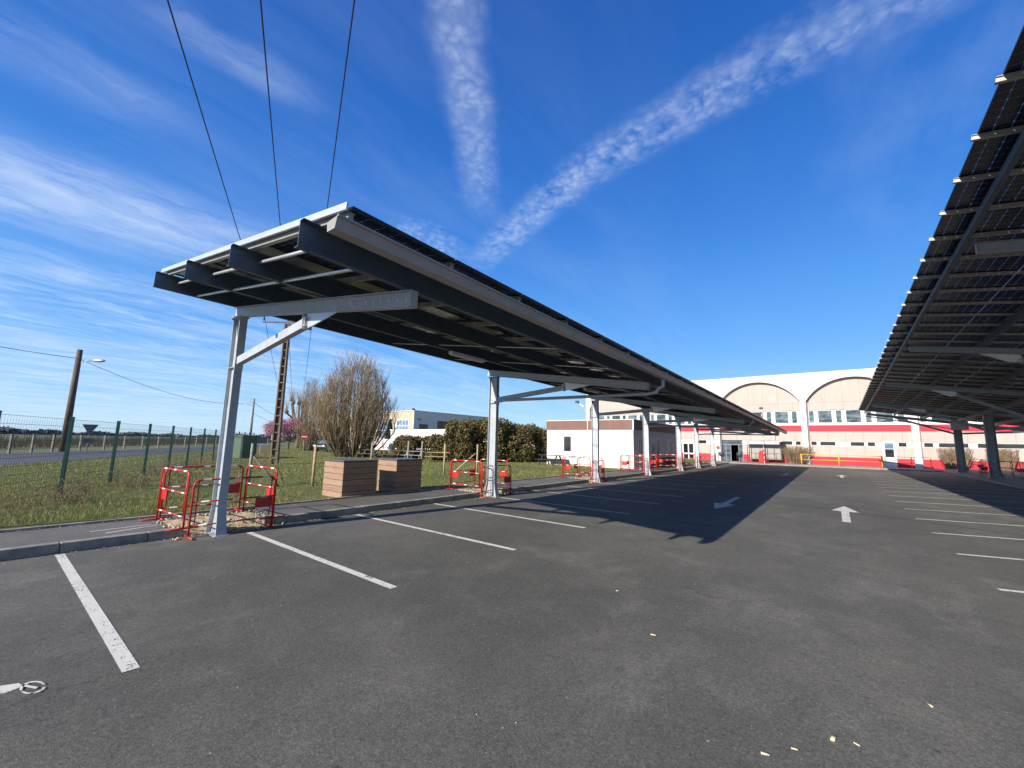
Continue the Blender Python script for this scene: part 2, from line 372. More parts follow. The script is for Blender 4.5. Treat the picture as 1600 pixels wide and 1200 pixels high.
def grass_ground():
    m, bs, o = newmat('grass_soil'); x, y, z = sep(o)
    n1 = noise(o, 0.45, 6, 0.65); n2 = noise(o, 4.0, 5, 0.7); n3 = noise(o, 38, 4, 0.75)
    c = mixc(n2.ss(0.3, 0.7), (0.14, 0.165, 0.045), (0.22, 0.22, 0.08))
    c = mixc((n1*2.4 - 1.15).clamp()*0.75, c, (0.16, 0.125, 0.062))
    # dead brambles and bare soil along the green fence
    fd = (x + 16.9)*0.455 + (y - 1.6)*0.89
    c = mixc((fd.abs()).ss(2.2, 0.2)*(n2.ss(0.3, 0.65))*0.85, c, (0.17, 0.115, 0.062))
    vm = X.nt.nodes.new('ShaderNodeMix'); vm.data_type = 'RGBA'; vm.blend_type = 'MULTIPLY'; vm.inputs[0].default_value = 1
    v = n3*1.1 + 0.45
    X.nt.links.new(c, vm.inputs[6]); X.nt.links.new(vec(v, v, v), vm.inputs[7]); X.nt.links.new(vm.outputs[2], bs.inputs['Base Color'])
    bs.inputs['Roughness'].default_value = 0.95; bs.inputs['Specular IOR Level'].default_value = 0.1
    setbump(m, bs, n3 + n2, 1.0, 0.06)
    return m
M_GRASS = grass_ground()
M_FIELD = mat('dry_field', (0.17, 0.15, 0.065), 0.95, col2=(0.09, 0.105, 0.03), vscale=0.15, bump=0.4, bscale=3)
M_EARTH = mat('bare_earth', (0.20, 0.165, 0.12), 0.95, var=0.2, vscale=0.4)
M_SAND = mat('sandy_gravel', (0.60, 0.47, 0.27), 0.95, col2=(0.36, 0.27, 0.15), vscale=9, bump=1.0, bscale=35)
M_SHALE = mat('pale_gravel', (0.34, 0.30, 0.24), 0.95, col2=(0.22, 0.19, 0.15), vscale=5, bump=0.6, bscale=40)

# ---------------------------------------------------------------- mesh helpers
def root_loc(o):
    l = Vector((0, 0, 0))
    while o is not None: l = l + o.location; o = o.parent
    return l
class MB:
    def __init__(s): s.v = []; s.f = []; s.mi = []; s.cur = 0
    def add(s, vs_, fs): 
        n = len(s.v); s.v.extend([tuple(p) for p in vs_]); s.f.extend([tuple(i+n for i in f) for f in fs]); s.mi.extend([s.cur]*len(fs)); return s
    def box(s, a, b):
        x0, x1 = sorted((a[0], b[0])); y0, y1 = sorted((a[1], b[1])); z0, z1 = sorted((a[2], b[2]))
        return s.add([(x0,y0,z0),(x1,y0,z0),(x1,y1,z0),(x0,y1,z0),(x0,y0,z1),(x1,y0,z1),(x1,y1,z1),(x0,y1,z1)],
                     [(0,3,2,1),(4,5,6,7),(0,1,5,4),(1,2,6,5),(2,3,7,6),(3,0,4,7)])
    def bar(s, p, q, wd, h, up=(0, 0, 1), off=(0, 0)):
        p = Vector(p); q = Vector(q); d = (q-p).normalized(); side = d.cross(Vector(up)).normalized(); u = side.cross(d).normalized()
        o = side*off[0] + u*off[1]; vs_ = []
        for e in (p, q):
            for sx, sy in ((-1,-1),(1,-1),(1,1),(-1,1)): vs_.append(e + o + side*(sx*wd/2) + u*(sy*h/2))
        return s.add(vs_, [(0,1,2,3),(7,6,5,4),(0,4,5,1),(1,5,6,2),(2,6,7,3),(3,7,4,0)])
    def isec(s, p, q, depth, width, tf, tw, up=(0, 0, 1)):
        s.bar(p, q, width, tf, up, (0, depth/2 - tf/2)); s.bar(p, q, width, tf, up, (0, -depth/2 + tf/2)); s.bar(p, q, tw, depth - 2*tf, up)
        return s
    def zsec(s, p, q, h, fl, t, up=(0, 0, 1)):          # Z purlin: top flange one side, bottom flange the other
        s.bar(p, q, t, h - 2*t, up); s.bar(p, q, fl, t, up, (fl/2 - t/2, h/2 - t/2)); s.bar(p, q, fl, t, up, (-fl/2 + t/2, -h/2 + t/2))
        return s
    def tube(s, pts, r, n=8, cap=True):
        pts = [Vector(p) for p in pts]; rs = r if isinstance(r, (list, tuple)) else [r]*len(pts)
        rings = []; prev = None
        for i, p in enumerate(pts):
            d = (pts[min(i+1, len(pts)-1)] - pts[max(i-1, 0)])
            d = d.normalized() if d.length > 1e-9 else Vector((0, 0, 1))
            if prev is None: ref = Vector((0, 0, 1)) if abs(d.z) < 0.9 else Vector((1, 0, 0)); sd = d.cross(ref).normalized()
            else: sd = (prev - d*prev.dot(d)).normalized()
            prev = sd; u = sd.cross(d)
            rings.append([p + (sd*math.cos(2*math.pi*k/n) + u*math.sin(2*math.pi*k/n))*rs[i] for k in range(n)])
        vs_ = [v for rg in rings for v in rg]; fs = []
        for i in range(len(rings)-1):
            for k in range(n): fs.append((i*n+k, i*n+(k+1) % n, (i+1)*n+(k+1) % n, (i+1)*n+k))
        if cap: fs.append(tuple(range(n-1, -1, -1))); fs.append(tuple((len(rings)-1)*n + k for k in range(n)))
        return s.add(vs_, fs)
    def prism(s, poly, axis, a0, a1):                   # poly in the two other axes, extruded along axis
        n = len(poly)
        def P(u, v, wv): return {'x': (wv, u, v), 'y': (u, wv, v), 'z': (u, v, wv)}[axis]
        vs_ = [P(u, v, a0) for u, v in poly] + [P(u, v, a1) for u, v in poly]
        return s.add(vs_, [tuple(range(n)), tuple(range(2*n-1, n-1, -1))] + [(i, (i+1) % n + 0, (i+1) % n + n, i+n)[::-1] for i in range(n)])
    def quad(s, a, b, c, d): return s.add([a, b, c, d], [(0, 1, 2, 3)])
    def build(s, name, m, parent=None, smooth=False, bevel=0.0, world=True, loc=None):
        me = bpy.data.meshes.new(name)
        off = root_loc(parent) if (parent is not None and world) else Vector((0, 0, 0))
        if loc is not None and parent is None: off = Vector(loc)
        v = np.array(s.v, dtype=np.float64).reshape(-1, 3) - np.array(off)
        me.from_pydata(v.tolist(), [], s.f); 
        ms = m if isinstance(m, (list, tuple)) else [m]
        for k in ms: me.materials.append(k)
        if len(ms) > 1: me.polygons.foreach_set('material_index', s.mi)
        if smooth: me.polygons.foreach_set('use_smooth', [True]*len(me.polygons))
        me.update()
        o = bpy.data.objects.new(name, me); COL.objects.link(o)
        if parent is not None: o.parent = parent
        elif loc is not None: o.location = loc
        if bevel:
            b_ = o.modifiers.new('bevel', 'BEVEL'); b_.width = bevel; b_.segments = 2; b_.limit_method = 'ANGLE'
        return o
def fastmesh(name, v, f, m, parent=None, loc=None):     # v (n,3), f (k,3|4) numpy
    me = bpy.data.meshes.new(name); v = np.asarray(v, np.float32); f = np.asarray(f, np.int32)
    off = root_loc(parent) if parent is not None else Vector(loc or (0, 0, 0))
    v = v - np.array(off, np.float32)
    me.vertices.add(len(v)); me.vertices.foreach_set('co', v.ravel())
    k = f.shape[1]; me.loops.add(f.size); me.loops.foreach_set('vertex_index', f.ravel())
    me.polygons.add(len(f)); me.polygons.foreach_set('loop_start', np.arange(0, f.size, k, dtype=np.int32)); me.polygons.foreach_set('loop_total', np.full(len(f), k, np.int32))
    me.materials.append(m); me.update(calc_edges=True)
    o = bpy.data.objects.new(name, me); COL.objects.link(o)
    if parent is not None: o.parent = parent
    elif loc is not None: o.location = loc
    return o
def tag(o, label=None, cat=None, group=None, kind=None):
    if label: o['label'] = label
    if cat: o['category'] = cat
    if group: o['group'] = group
    if kind: o['kind'] = kind
    return o
def thing(name, loc, label, cat, group=None, rz=0.0):
    o = bpy.data.objects.new(name, None); COL.objects.link(o); o.location = loc; o.rotation_euler = (0, 0, rz); o.empty_display_size = 0.3
    return tag(o, label, cat, group)
def dup(o, parent=None, **kw):
    c = o.copy(); COL.objects.link(c)
    if parent is not None: c.parent = parent
    for ch in list(o.children): dup(ch, c)
    return c
def struct(name, mb, m, **k): return tag(mb.build(name, m, **k), kind='structure')
def cards(pos, size, rnd=None, flat=0.0, aspect=1.0):
    """random leaf-sized quads at pos (n,3)"""
    n = len(pos); rnd = rnd or rng
    u = rnd.normal(size=(n, 3)); u /= np.linalg.norm(u, axis=1)[:, None]
    t = rnd.normal(size=(n, 3)); v = np.cross(u, t); v /= np.linalg.norm(v, axis=1)[:, None]
    s_ = (size*rnd.uniform(0.6, 1.4, n))[:, None]
    P = np.stack([pos - u*s_*aspect - v*s_*0.15, pos + v*s_*0.6, pos + u*s_*aspect + v*s_*0.15, pos - v*s_*0.6], 1).reshape(-1, 3)
    F = np.arange(4*n).reshape(n, 4)
    return P, F

# ---------------------------------------------------------------- ground
struct('terrain', MB().quad((-4000,-4000,-0.08),(4000,-4000,-0.08),(4000,4000,-0.08),(-4000,4000,-0.08)), M_EARTH)
KX = -9.12                                               # face of the left kerb
KR = 7.2                                                # face of the right kerb
struct('parking_lot', MB().quad((KX-0.3,-45,0),(KR+0.3,-45,0),(KR+0.3,52.6,0),(KX-0.3,52.6,0)), M_ASPH)
# left kerb in stones with gaps where the canopy posts were set
COLY = [2.93, 10.62, 18.15, 24.95, 31.6, 36.55, 42.0]
GAPS = [(2.42, 3.78), (10.2, 11.3), (17.7, 18.75)]
def spans(y0, y1):
    ys = [y0]
    for g in GAPS: ys += [g[0], g[1]]
    ys.append(y1); return [(ys[i], ys[i+1]) for i in range(0, len(ys), 2)]
kb = MB(); pv_ = MB()
for y0, y1 in spans(-30, 50):
    y = y0
    while y < y1 - 0.01:
        e = min(y1, (math.floor(y + 1e-6) + 1)); kb.box((KX-0.15, y+0.004, -0.05), (KX, e-0.004, 0.145 + random.uniform(-.003, .003))); y = e
    pv_.box((-9.95, y0, 0.02), (KX-0.151, y1, 0.135))
pv_.box((-10.72, -30, 0.02), (-9.95, 14, 0.1351)); pv_.box((-10.93, 14, 0.02), (-9.95, 50.0, 0.1352))
struct('kerb', kb, M_KERB, bevel=0.012)
struct('footpath', pv_, M_PAVE)
eg = MB()
for y in range(-30, 28): eg.box((-10.80 if y < 14 else -11.03, y+.004, 0), (-10.721 if y < 14 else -10.931, y+.996, 0.175 + random.uniform(-.004, .004)))
struct('path_edging', eg, M_EDGE, bevel=0.006)
struct('lawn', MB().add([(-10.8,-60,0.13),(-10.8,14,0.13),(-11.03,14,0.13),(-11.03,200,0.13),(-400,500,0.13),(-400,-60,0.13)], [(5,4,3,2,1,0)]), M_GRASS)
rdn = Vector((-0.835, 0.55, 0)); rdf = Vector((-0.78, 0.62, 0))
pn = Vector((-32.2, 1.0, 0.136)); pf = Vector((-47.5, 1.3, 0.136))
struct('road', MB().quad(pn - rdn*90, pn + rdn*160, pf + rdf*160, pf - rdf*90), M_ROAD)
struct('field', MB().add([pf - rdf*90 + Vector((0, 0, .002)), pf + rdf*160 + Vector((0, 0, .002)), (-400, 1800, .138), (-3500, 3500, .138), (-3500, -900, .138), (-200, -300, .138)], [(0, 1, 2, 3, 4, 5)]), M_FIELD)
# right side: kerb and gravel strip
kb = MB()
for y in range(-20, 52): kb.box((KR, y+.004, -.05), (KR+.16, y+.996, .14))
struct('right_kerb', kb, M_KERB, bevel=0.012)
struct('gravel_strip', MB().add([(KR+.155,-20,.13),(KR+.3,-20,.27),(60,-20,.5),(60,52,.5),(KR+.3,52,.27),(KR+.155,52,.13)], [(0,1,4,5),(1,2,3,4)]), M_SHALE)
struct('hall_pavement', MB().box((-11.0, 51.6, 0.0), (KR+.155, 56.4, 0.125)), M_SHALE)

# markings
def sheet(name, poly, z=0.004, m=M_PAINT): return struct(name, MB().add([(x, y, z) for x, y in poly], [tuple(range(len(poly)))]), m)
def line(x0, y0, x1, y1, wd=0.11):
    d = Vector((x1-x0, y1-y0)).normalized(); n_ = Vector((-d.y, d.x))*wd/2
    sheet('bay_line', [(x0-n_.x, y0-n_.y), (x1-n_.x, y1-n_.y), (x1+n_.x, y1+n_.y), (x0+n_.x, y0+n_.y)])
ly = [1.0, 3.36, 5.75, 8.2, 10.6, 13.05] + [13.05 + 2.42*k for k in range(1, 12)]
for i, y in enumerate(ly):
    line([-9.04, -8.68, -8.98, -9.05, -8.6, -9.0][min(i, 5)], y, -4.29, y - 0.05, 0.102)
line(-9.0, -1.4, -4.3, -1.45)
for k in range(16):
    y = 8.37 + 2.335*k; line(1.55, y, 7.1, y + 5.55*0.285, 0.09)
line(1.5, 6.03, 7.1, 7.63)
def arrow(x, tip, sgn, L=3.65, hw=0.31, hl=1.5, sw=0.085, name='lane_arrow'):
    hb = tip - sgn*hl; tl = tip - sgn*L
    sheet(name, [(x, tip), (x-hw, hb+.1*sgn), (x-sw, hb), (x-sw, tl), (x+sw, tl), (x+sw, hb), (x+hw, hb+.1*sgn)][::1 if sgn > 0 else -1])
arrow(0.10, 16.96, 1); arrow(0.22, 37.5, 1)
arrow(-2.84, 13.2, -1); arrow(-2.80, 32.5, -1)
# electric-car bay pictogram (cable body and plug) and the words' tail at the frame's left edge
sheet('bay_pictogram', [(-5.35, -.48), (-5.08, -.47), (-4.80, -.05), (-4.55, .36), (-4.58, .44), (-4.655, .42), (-4.70, .34), (-5.05, -.06)])
rg = MB()
for k in range(28):
    if k in (6, 7, 19): continue
    t0, t1 = 2*math.pi*k/28, 2*math.pi*(k+1.0)/28
    def el(t, q): return (-4.50 - .108*q*math.cos(t) + .036*q*math.sin(t), .475 + .006*q*math.cos(t) + .058*q*math.sin(t), .008)
    rg.quad(el(t0, 1), el(t1, 1), el(t1, .78), el(t0, .78))
rg.quad((-4.60, .44, .008), (-4.585, .425, .008), (-4.46, .485, .008), (-4.475, .50, .008))
struct('pictogram_ring', rg, M_PAINT)
for k in range(12):
    x0 = -8.4 + 1.35*k
    sheet('hall_edge_dash', [(x0, 51.22), (x0+.75, 51.22), (x0+.75, 51.5), (x0, 51.5)])
# white chalk scratches on the footpath
sheet('chalk_mark', [(-9.6, 1.55), (-9.55, 1.55), (-9.8, 2.3), (-9.85, 2.3)], 0.139); sheet('chalk_mark', [(-9.9, 1.4), (-9.86, 1.4), (-9.95, 2.2), (-9.99, 2.2)], 0.139)

# sandy backfill in the kerb gaps, with loose stones
def backfill(y0, y1, x0, x1, seed):
    r_ = np.random.default_rng(seed); nx, ny = 26, 24
    gx, gy = np.meshgrid(np.linspace(x0, x1, nx), np.linspace(y0-.06, y1+.06, ny), indexing='ij')
    fr = (gx - x0)/(x1 - x0)
    h = 0.165 - 0.185*np.clip((fr-0.45)/0.55, 0, 1)**1.3 + r_.normal(0, .012, gx.shape) 
    h *= 1; h[0] = 0.12; h[:, 0] -= .01; h[:, -1] -= .01
    ym = (y0+y1)/2
    h -= 0.07*np.exp(-((gx+9.15)**2/.08 + (gy-(ym-.32))**2/.06))
    v = np.stack([gx, gy, h], -1).reshape(-1, 3)
    f = [(i*ny+j, (i+1)*ny+j, (i+1)*ny+j+1, i*ny+j+1) for i in range(nx-1) for j in range(ny-1)]
    o = fastmesh('backfill', v, np.array(f), M_SAND); tag(o, kind='structure')
    # stones
    P = []; F = []
    for k in range(420):
        x = r_.uniform(x0-.35, x1+.12); y = r_.uniform(y0-.15, y1+.35); s = r_.uniform(.008, .03)
        if x > KX+.02: z = 0.0 + s*.5
        else: z = 0.14 + s*.4
        q = r_.normal(size=(6, 3))*0.25 + np.array([(1,0,0),(-1,0,0),(0,1,0),(0,-1,0),(0,0,.7),(0,0,-.7)])
        b0 = len(P); P += [tuple(np.array((x, y, z)) + q[i]*s) for i in range(6)]
        F += [(b0+a_, b0+b_, b0+c_) for a_, b_, c_ in ((0,2,4),(2,1,4),(1,3,4),(3,0,4),(2,0,5),(1,2,5),(3,1,5),(0,3,5))]
    o = fastmesh('loose_gravel', np.array(P), np.array(F), M_STONE)
    tag(o, ['pale loose gravel around the foot of the nearest left canopy post', 'pale loose gravel around the foot of the second left canopy post', 'pale loose gravel around the foot of the third left canopy post'][seed-1], 'gravel', kind='stuff')
for i, g in enumerate(GAPS): backfill(g[0], g[1], -10.1 if i == 0 else -9.8, -9.0, i+1)

# grass blades
def grass():
    n = 150000
    r_ = rng.random(n); d = 11.5*np.exp(r_*math.log(52/11.5)); az = np.radians(rng.uniform(-98, -17, n))
    x = d*np.sin(az); y = d*np.cos(az)
    k = (x < -10.83) & (y > -3) & ((x < -11.06) | (y < 14)) & ~((x > -18.4) & (y > 27.5)) & ~((x > -12.05) & (y > 6.3) & (y < 9.5))
    # keep off the road
    k &= ((x + 32.2)*0.55 + (y - 1.0)*0.835) > 0.1
    pt = np.sin(x*.55+1.3*np.sin(y*.4))+np.sin(y*.7+1.1*np.sin(x*.3))+.6*np.sin(x*2.1+y*1.7)
    k &= rng.random(len(x)) < np.clip(.75 + .45*pt, .10, 1)
    x, y, d = x[k], y[k], d[k]; n = len(x)
    cl = 0.5 + 0.5*np.sin(x*1.7 + 2*np.sin(y*.9))*np.sin(y*1.3 + np.sin(x*.8)*2)
    h = rng.uniform(.035, .09, n)*(0.65 + .7*cl); wd = .0055*np.maximum(1, d/13)*rng.uniform(.7, 1.4, n)
    a_ = rng.uniform(0, 2*np.pi, n); ln = rng.normal(0, .35, (n, 2))*h[:, None]
    P = np.zeros((n, 3, 3), np.float32)
    P[:, 0] = np.stack([x - np.cos(a_)*wd, y - np.sin(a_)*wd, np.full(n, .125)], 1)
    P[:, 1] = np.stack([x + np.cos(a_)*wd, y + np.sin(a_)*wd, np.full(n, .125)], 1)
    P[:, 2] = np.stack([x + ln[:, 0], y + ln[:, 1], .13 + h], 1)
    o = fastmesh('grass', P.reshape(-1, 3), np.arange(3*n).reshape(n, 3), M_BLADE)
    tag(o, 'short green grass of the lawn beyond the footpath', 'grass', kind='stuff')
grass()
# wood chips and pebbles dropped on the asphalt
def chips():
    P = []; F = []
    spots = [(-.13, 3.44, .068), (-.31, 3.18, .035), (-.44, 3.02, .045), (-.02, 3.47, .032), (-1.46, 4.11, .05), (.4, 4.3, .04), (-2.2, 5.0, .04)]
    for _ in range(60): spots.append((random.uniform(-8.5, 4), random.uniform(2, 14), random.uniform(.008, .02)))
    for x, y, s in spots:
        a_ = random.uniform(0, 6.3); c_, s_ = math.cos(a_)*s/2, math.sin(a_)*s/2; b0 = len(P); t_ = s*.16
        P += [(x-c_-s_*.3, y-s_+c_*.3, .002), (x+c_-s_*.3, y+s_+c_*.3, .004), (x+c_+s_*.3, y+s_-c_*.3, .004), (x-c_+s_*.3, y-s_-c_*.3, .002)]
        P += [(p[0], p[1], p[2]+t_) for p in P[-4:]]
        F += [(b0+i, b0+j, b0+k, b0+l) for i, j, k, l in ((0,3,2,1),(4,5,6,7),(0,1,5,4),(1,2,6,5),(2,3,7,6),(3,0,4,7))]
    tag(fastmesh('wood_chips', np.array(P), np.array(F), M_CHIPW), 'pale wood chips and pebbles scattered on the dark asphalt', 'wood chips', kind='stuff')
chips()
def litter():
    P = []; n = 900
    y = rng.uniform(-1, 22, n); x = KX + .03 + np.abs(rng.normal(0, .16, n)); z = np.full(n, .012)
    y2 = rng.uniform(-1, 20, 420); x2 = -10.72 + np.abs(rng.normal(0, .10, 420)); z2 = np.full(420, .147)
    v, f = cards(np.stack([np.r_[x, x2], np.r_[y, y2], np.r_[z, z2]], 1), .012)
    v[:, 2] = np.repeat(np.r_[z, z2], 4) + (v[:, 2] - np.repeat(np.r_[z, z2], 4))*.35
    tag(fastmesh('kerb_grit', v, f, M_STONE), 'pale grit and dry scraps lying along the foot of the left kerb', 'grit', kind='stuff')
litter()

# ---------------------------------------------------------------- solar canopies
def panel_proto(name, sx, sy):
    mb = MB()
    mb.cur = 0; mb.box((-sx/2+.012, -sy/2+.012, .014), (sx/2-.012, sy/2-.012, .021))
    mb.cur = 1
    for s in (-1, 1):
        mb.box((s*sx/2, -sy/2, 0), (s*(sx/2-.012), sy/2, .036))
        mb.box((-sx/2+.012, s*sy/2, 0), (sx/2-.012, s*(sy/2-.012), .036))
    mb.cur = 2
    for k in (-.45, 0, .45): mb.box((k*sx*.8-.035, sy/2-.10, .0), (k*sx*.8+.035, sy/2-.06, .0135))
    return mb
def canopy(name, origin, label, zt, dz_x, dz_y, purl, ph, pfl, px0, psx, ncol, py0, psy, nrow, y0, y1, colx, coly, bx0, bx1, cd, cw, frame_m, group, gutter=None, sides=(1,), maxpan=100, rail_ext=0.12, cellm=M_CELL, base=0.0):
    root = thing(name, origin, label, 'solar canopy', group)
    up = Vector((-dz_x, -dz_y, 1)).normalized()
    for x in purl:
        m_ = MB(); h = ph/2
        m_.zsec((x, y0, zt(x, y0)-h), (x, y1, zt(x, y1)-h), ph, pfl, .008)
        p_ = m_.build('purlin', M_PURL, root)
    for y in coly:
        bd = .20
        bz = lambda x: zt(x, y) - ph - .006 - bd/2
        m_ = MB(); m_.isec((bx0, y, bz(bx0)), (bx1, y, bz(bx1)), bd, .10, .011, .008)
        m_.box((bx0-.012 if abs(bx0-colx) > abs(bx1-colx) else bx1, y-.05, (bz(bx0) if abs(bx0-colx) > abs(bx1-colx) else bz(bx1))-.1), (bx0 if abs(bx0-colx) > abs(bx1-colx) else bx1+.012, y+.05, (bz(bx0) if abs(bx0-colx) > abs(bx1-colx) else bz(bx1))+.1))
        m_.build('beam', frame_m, root)
        ctop = min(bz(colx-cd/2), bz(colx+cd/2)) - bd/2 - .015
        m_ = MB()
        tf = .018
        for s in (-1, 1):                                     # flanges flare over the lowest half metre
            xo = colx + s*cd/2
            m_.add([(xo, y-cw/2, .45+base), (xo, y+cw/2, .45+base), (xo-s*tf, y+cw/2, .45+base), (xo-s*tf, y-cw/2, .45+base), (xo, y-cw/2, ctop), (xo, y+cw/2, ctop), (xo-s*tf, y+cw/2, ctop), (xo-s*tf, y-cw/2, ctop)],
                   [f if s < 0 else f[::-1] for f in ((4,5,6,7),(0,4,7,3)[::1],(0,1,5,4)[::-1],(1,2,6,5)[::-1],(2,3,7,6)[::-1])])
            xb = xo + s*.10
            m_.add([(xb, y-cw/2-.02, 0.01+base), (xb, y+cw/2+.02, 0.01+base), (xb-s*tf, y+cw/2+.02, 0.01+base), (xb-s*tf, y-cw/2-.02, 0.01+base), (xo, y-cw/2, .45+base), (xo, y+cw/2, .45+base), (xo-s*tf, y+cw/2, .45+base), (xo-s*tf, y-cw/2, .45+base)],
                   [f if s < 0 else f[::-1] for f in ((0,4,7,3),(0,1,5,4)[::-1],(1,2,6,5)[::-1],(2,3,7,6)[::-1])])
        m_.box((colx-cd/2+tf, y-.006, .45+base), (colx+cd/2-tf, y+.006, ctop))
        m_.prism([(colx-cd/2-.08+tf, .012+base), (colx+cd/2+.08-tf, .012+base), (colx+cd/2-tf, .4495+base), (colx-cd/2+tf, .4495+base)], 'y', y-.006, y+.006)
        for zz in (3.05 if ctop < 4.4 else ctop-1.0,):         # stiffeners beside the strut
            for sy in (-1, 1): m_.box((colx-cd/2+tf, y+sy*.0065, zz), (colx+cd/2-tf, y+sy*(cw/2-.004), zz+.012))
        m_.box((colx-cd/2-.06, y-cw/2-.03, ctop+.0005), (colx+cd/2+.03, y+cw/2+.03, ctop+.0145))
        m_.box((colx-cd/2-.14, y-cw/2-.05, -.02+base), (colx+cd/2+.14, y+cw/2+.05, .0095+base))
        c_ = m_.build('post', frame_m, root)
        for s in sides:
            m_ = MB(); zs = (3.05 if ctop < 4.4 else ctop-1.0)
            pa = Vector((colx + s*(cd/2+.03), y, zs+.12)); xg = colx + s*2.75; pb = Vector((xg, y, bz(xg) - bd/2 - .15))
            m_.bar(pa, pb, .10, .14); m_.box((colx + s*cd/2, y-.07, zs-.06), (colx + s*(cd/2+.014), y+.07, zs+.26))
            m_.build('strut', frame_m, root)
            m_ = MB(); xe = colx + s*3.6; q = bd/2 + .002
            m_.prism([(xg-s*.02, bz(xg)-q), (xe, bz(xe)-q), (xg+s*.20, bz(xg)-q-.22), (xg-s*.02, bz(xg)-q-.24)], 'y', y-.009, y+.009)
            m_.box((xg-s*.035, y-.075, bz(xg)-q-.25), (xg-s*.021, y+.075, bz(xg)-q-.04))
            for ky in (-.05, .05):
                for kz in (-.20, -.09): m_.box((xg-s*.021, y+ky-.012, bz(xg)-q+kz-.012), (xg+s*.012, y+ky+.012, bz(xg)-q+kz+.012))
            m_.build('gusset_plate', M_ALU, root)
    # rails across the slope, one at every panel joint
    xa, xb = px0 - rail_ext, px0 + ncol*psx + rail_ext
    rm = MB(); rm.bar((xa, 0, zt(xa, 0)+.03), (xb, 0, zt(xb, 0)+.03), .05, .058)
    rm.bar((xa, 0, zt(xa, 0)+.03), (xb, 0, zt(xb, 0)+.03), .085, .006, off=(0, .0325-.0025))
    ra = rm.build('rail', M_RAIL, root, world=False); ra.location = (0, 0, 0)
    rd = ra.data
    v0 = Vector(origin)
    def place_rail(o, y): o.location = Vector((0, y, y*dz_y)) - v0
    for i in range(nrow+1):
        o = ra if i == 0 else ra.copy()
        if i: COL.objects.link(o); o.parent = root
        y = py0 + i*psy
        place_rail(o, min(max(y, py0+.03), py0 + nrow*psy - .03))
    ex = Vector((1, 0, dz_x)).normalized(); ey = Vector((0, 1, dz_y)).normalized(); ez = ex.cross(ey).normalized()
    lx = math.hypot(1, dz_x)*psx - .02; lyy = psy - .022
    pm = panel_proto('solar_panel', lx, lyy).build('solar_panel', [cellm, M_FRAMEK, M_BLACKP], root, world=False)
    spots = [(px0 + (i+.5)*psx, py0 + (j+.5)*psy) for j in range(nrow) for i in range(ncol)]
    spots.sort(key=lambda p: math.hypot(p[0], p[1]) + (0 if p[0] < 7 else 6))
    first = True; rest = []
    for x, y in spots:
        c_ = Vector((x, y, zt(x, y) + .066)) - v0
        mtx = Matrix(((ex.x, ey.x, ez.x, c_.x), (ex.y, ey.y, ez.y, c_.y), (ex.z, ey.z, ez.z, c_.z), (0, 0, 0, 1)))
        if maxpan > 0:
            o = pm if first else pm.copy()
            if not first: COL.objects.link(o); o.parent = root
            first = False; o.matrix_local = mtx; maxpan -= 1
        else: rest.append(mtx)
    if rest:                                                   # the farther panels as one mesh: keeps the cell grid by sharing local pitch
        base = panel_proto('x', lx, lyy); mb = MB()
        for k in rest:
            n = len(mb.v); mb.v += [tuple(k @ Vector(p)) for p in base.v]; mb.f += [tuple(i+n for i in f) for f in base.f]; mb.mi += base.mi
        o = mb.build('far_panels', [cellm, M_FRAMEK, M_BLACKP], root, world=False); o['kind'] = 'stuff'
    return root

def ztL(x, y): return 3.76 - .151*(x + 3.79) - .0125*(y - 1.6)
CL = canopy('solar_canopy', (-9.0, 2.93, 0), 'long low solar panel canopy on a row of posts along the left kerb', ztL, -.151, -.0125,
       [-9.21, -7.37, -5.57, -3.79], .26, .07, -9.38, 2.065, 3, 1.78, 1.265, 33, 1.62, 43.5, -9.0, COLY, -9.3, -3.74, .33, .135, M_GALV, 'solar canopies over the car park', sides=(1,), rail_ext=-.06)
# long box gutter under the low edge, downpipes, lamps, tie rods, end trim
xg0, xg1 = -3.36, -3.19
gm = MB()
def gsec(y): z = ztL(-3.35, y); return [(xg0, z-.085), (xg0+.012, z-.175), (xg1-.035, z-.175), (xg1, z-.07)]
A_, B_ = gsec(1.66), gsec(43.4)
vs_ = [(x, 1.66, z) for x, z in A_] + [(x, 43.4, z) for x, z in B_]
gm.add(vs_, [(0,1,5,4),(1,2,6,5),(2,3,7,6),(3,2,1,0),(4,5,6,7)])
gm.bar((xg1+.006, 1.66, A_[3][1]), (xg1+.006, 43.4, B_[3][1]), .02, .02)
gm.build('gutter', M_GUT, CL)
for yc in (10.62, 24.95, 36.55):
    zg = ztL(-3.28, yc-.3) - .17; y = yc - .28
    pts = [(-3.28, y, zg), (-3.28, y, zg-.2)] + [(-3.28-.16*math.sin(t)*1.0, y, zg-.2-.14*(1-math.cos(t))) for t in (0.4, .8, 1.2, 1.5)] + [(-3.7, y, zg-.36), (-8.3, y, 3.10-.0125*(yc-10)), (-8.72, y, 3.05-.0125*(yc-10)), (-8.75, y, 2.9), (-8.75, y, .2)]
    if yc > 20: pts = pts[:-2]
    else: pts = pts[:-2]
    MB().tube(pts, .045, 8).build('downpipe', M_GALV, CL, smooth=True)
for yl in (7.6, 14.6, 22.0, 29.0, 35):
    z = ztL(-7.37, yl) - .26
    m_ = MB(); m_.box((-7.43, yl-.62, z-.075), (-7.31, yl+.62, z-.002)); m_.box((-7.41, yl-.60, z-.10), (-7.33, yl+.60, z-.0755))
    m_.build('tube_lamp', M_FRAME, CL, bevel=.008)
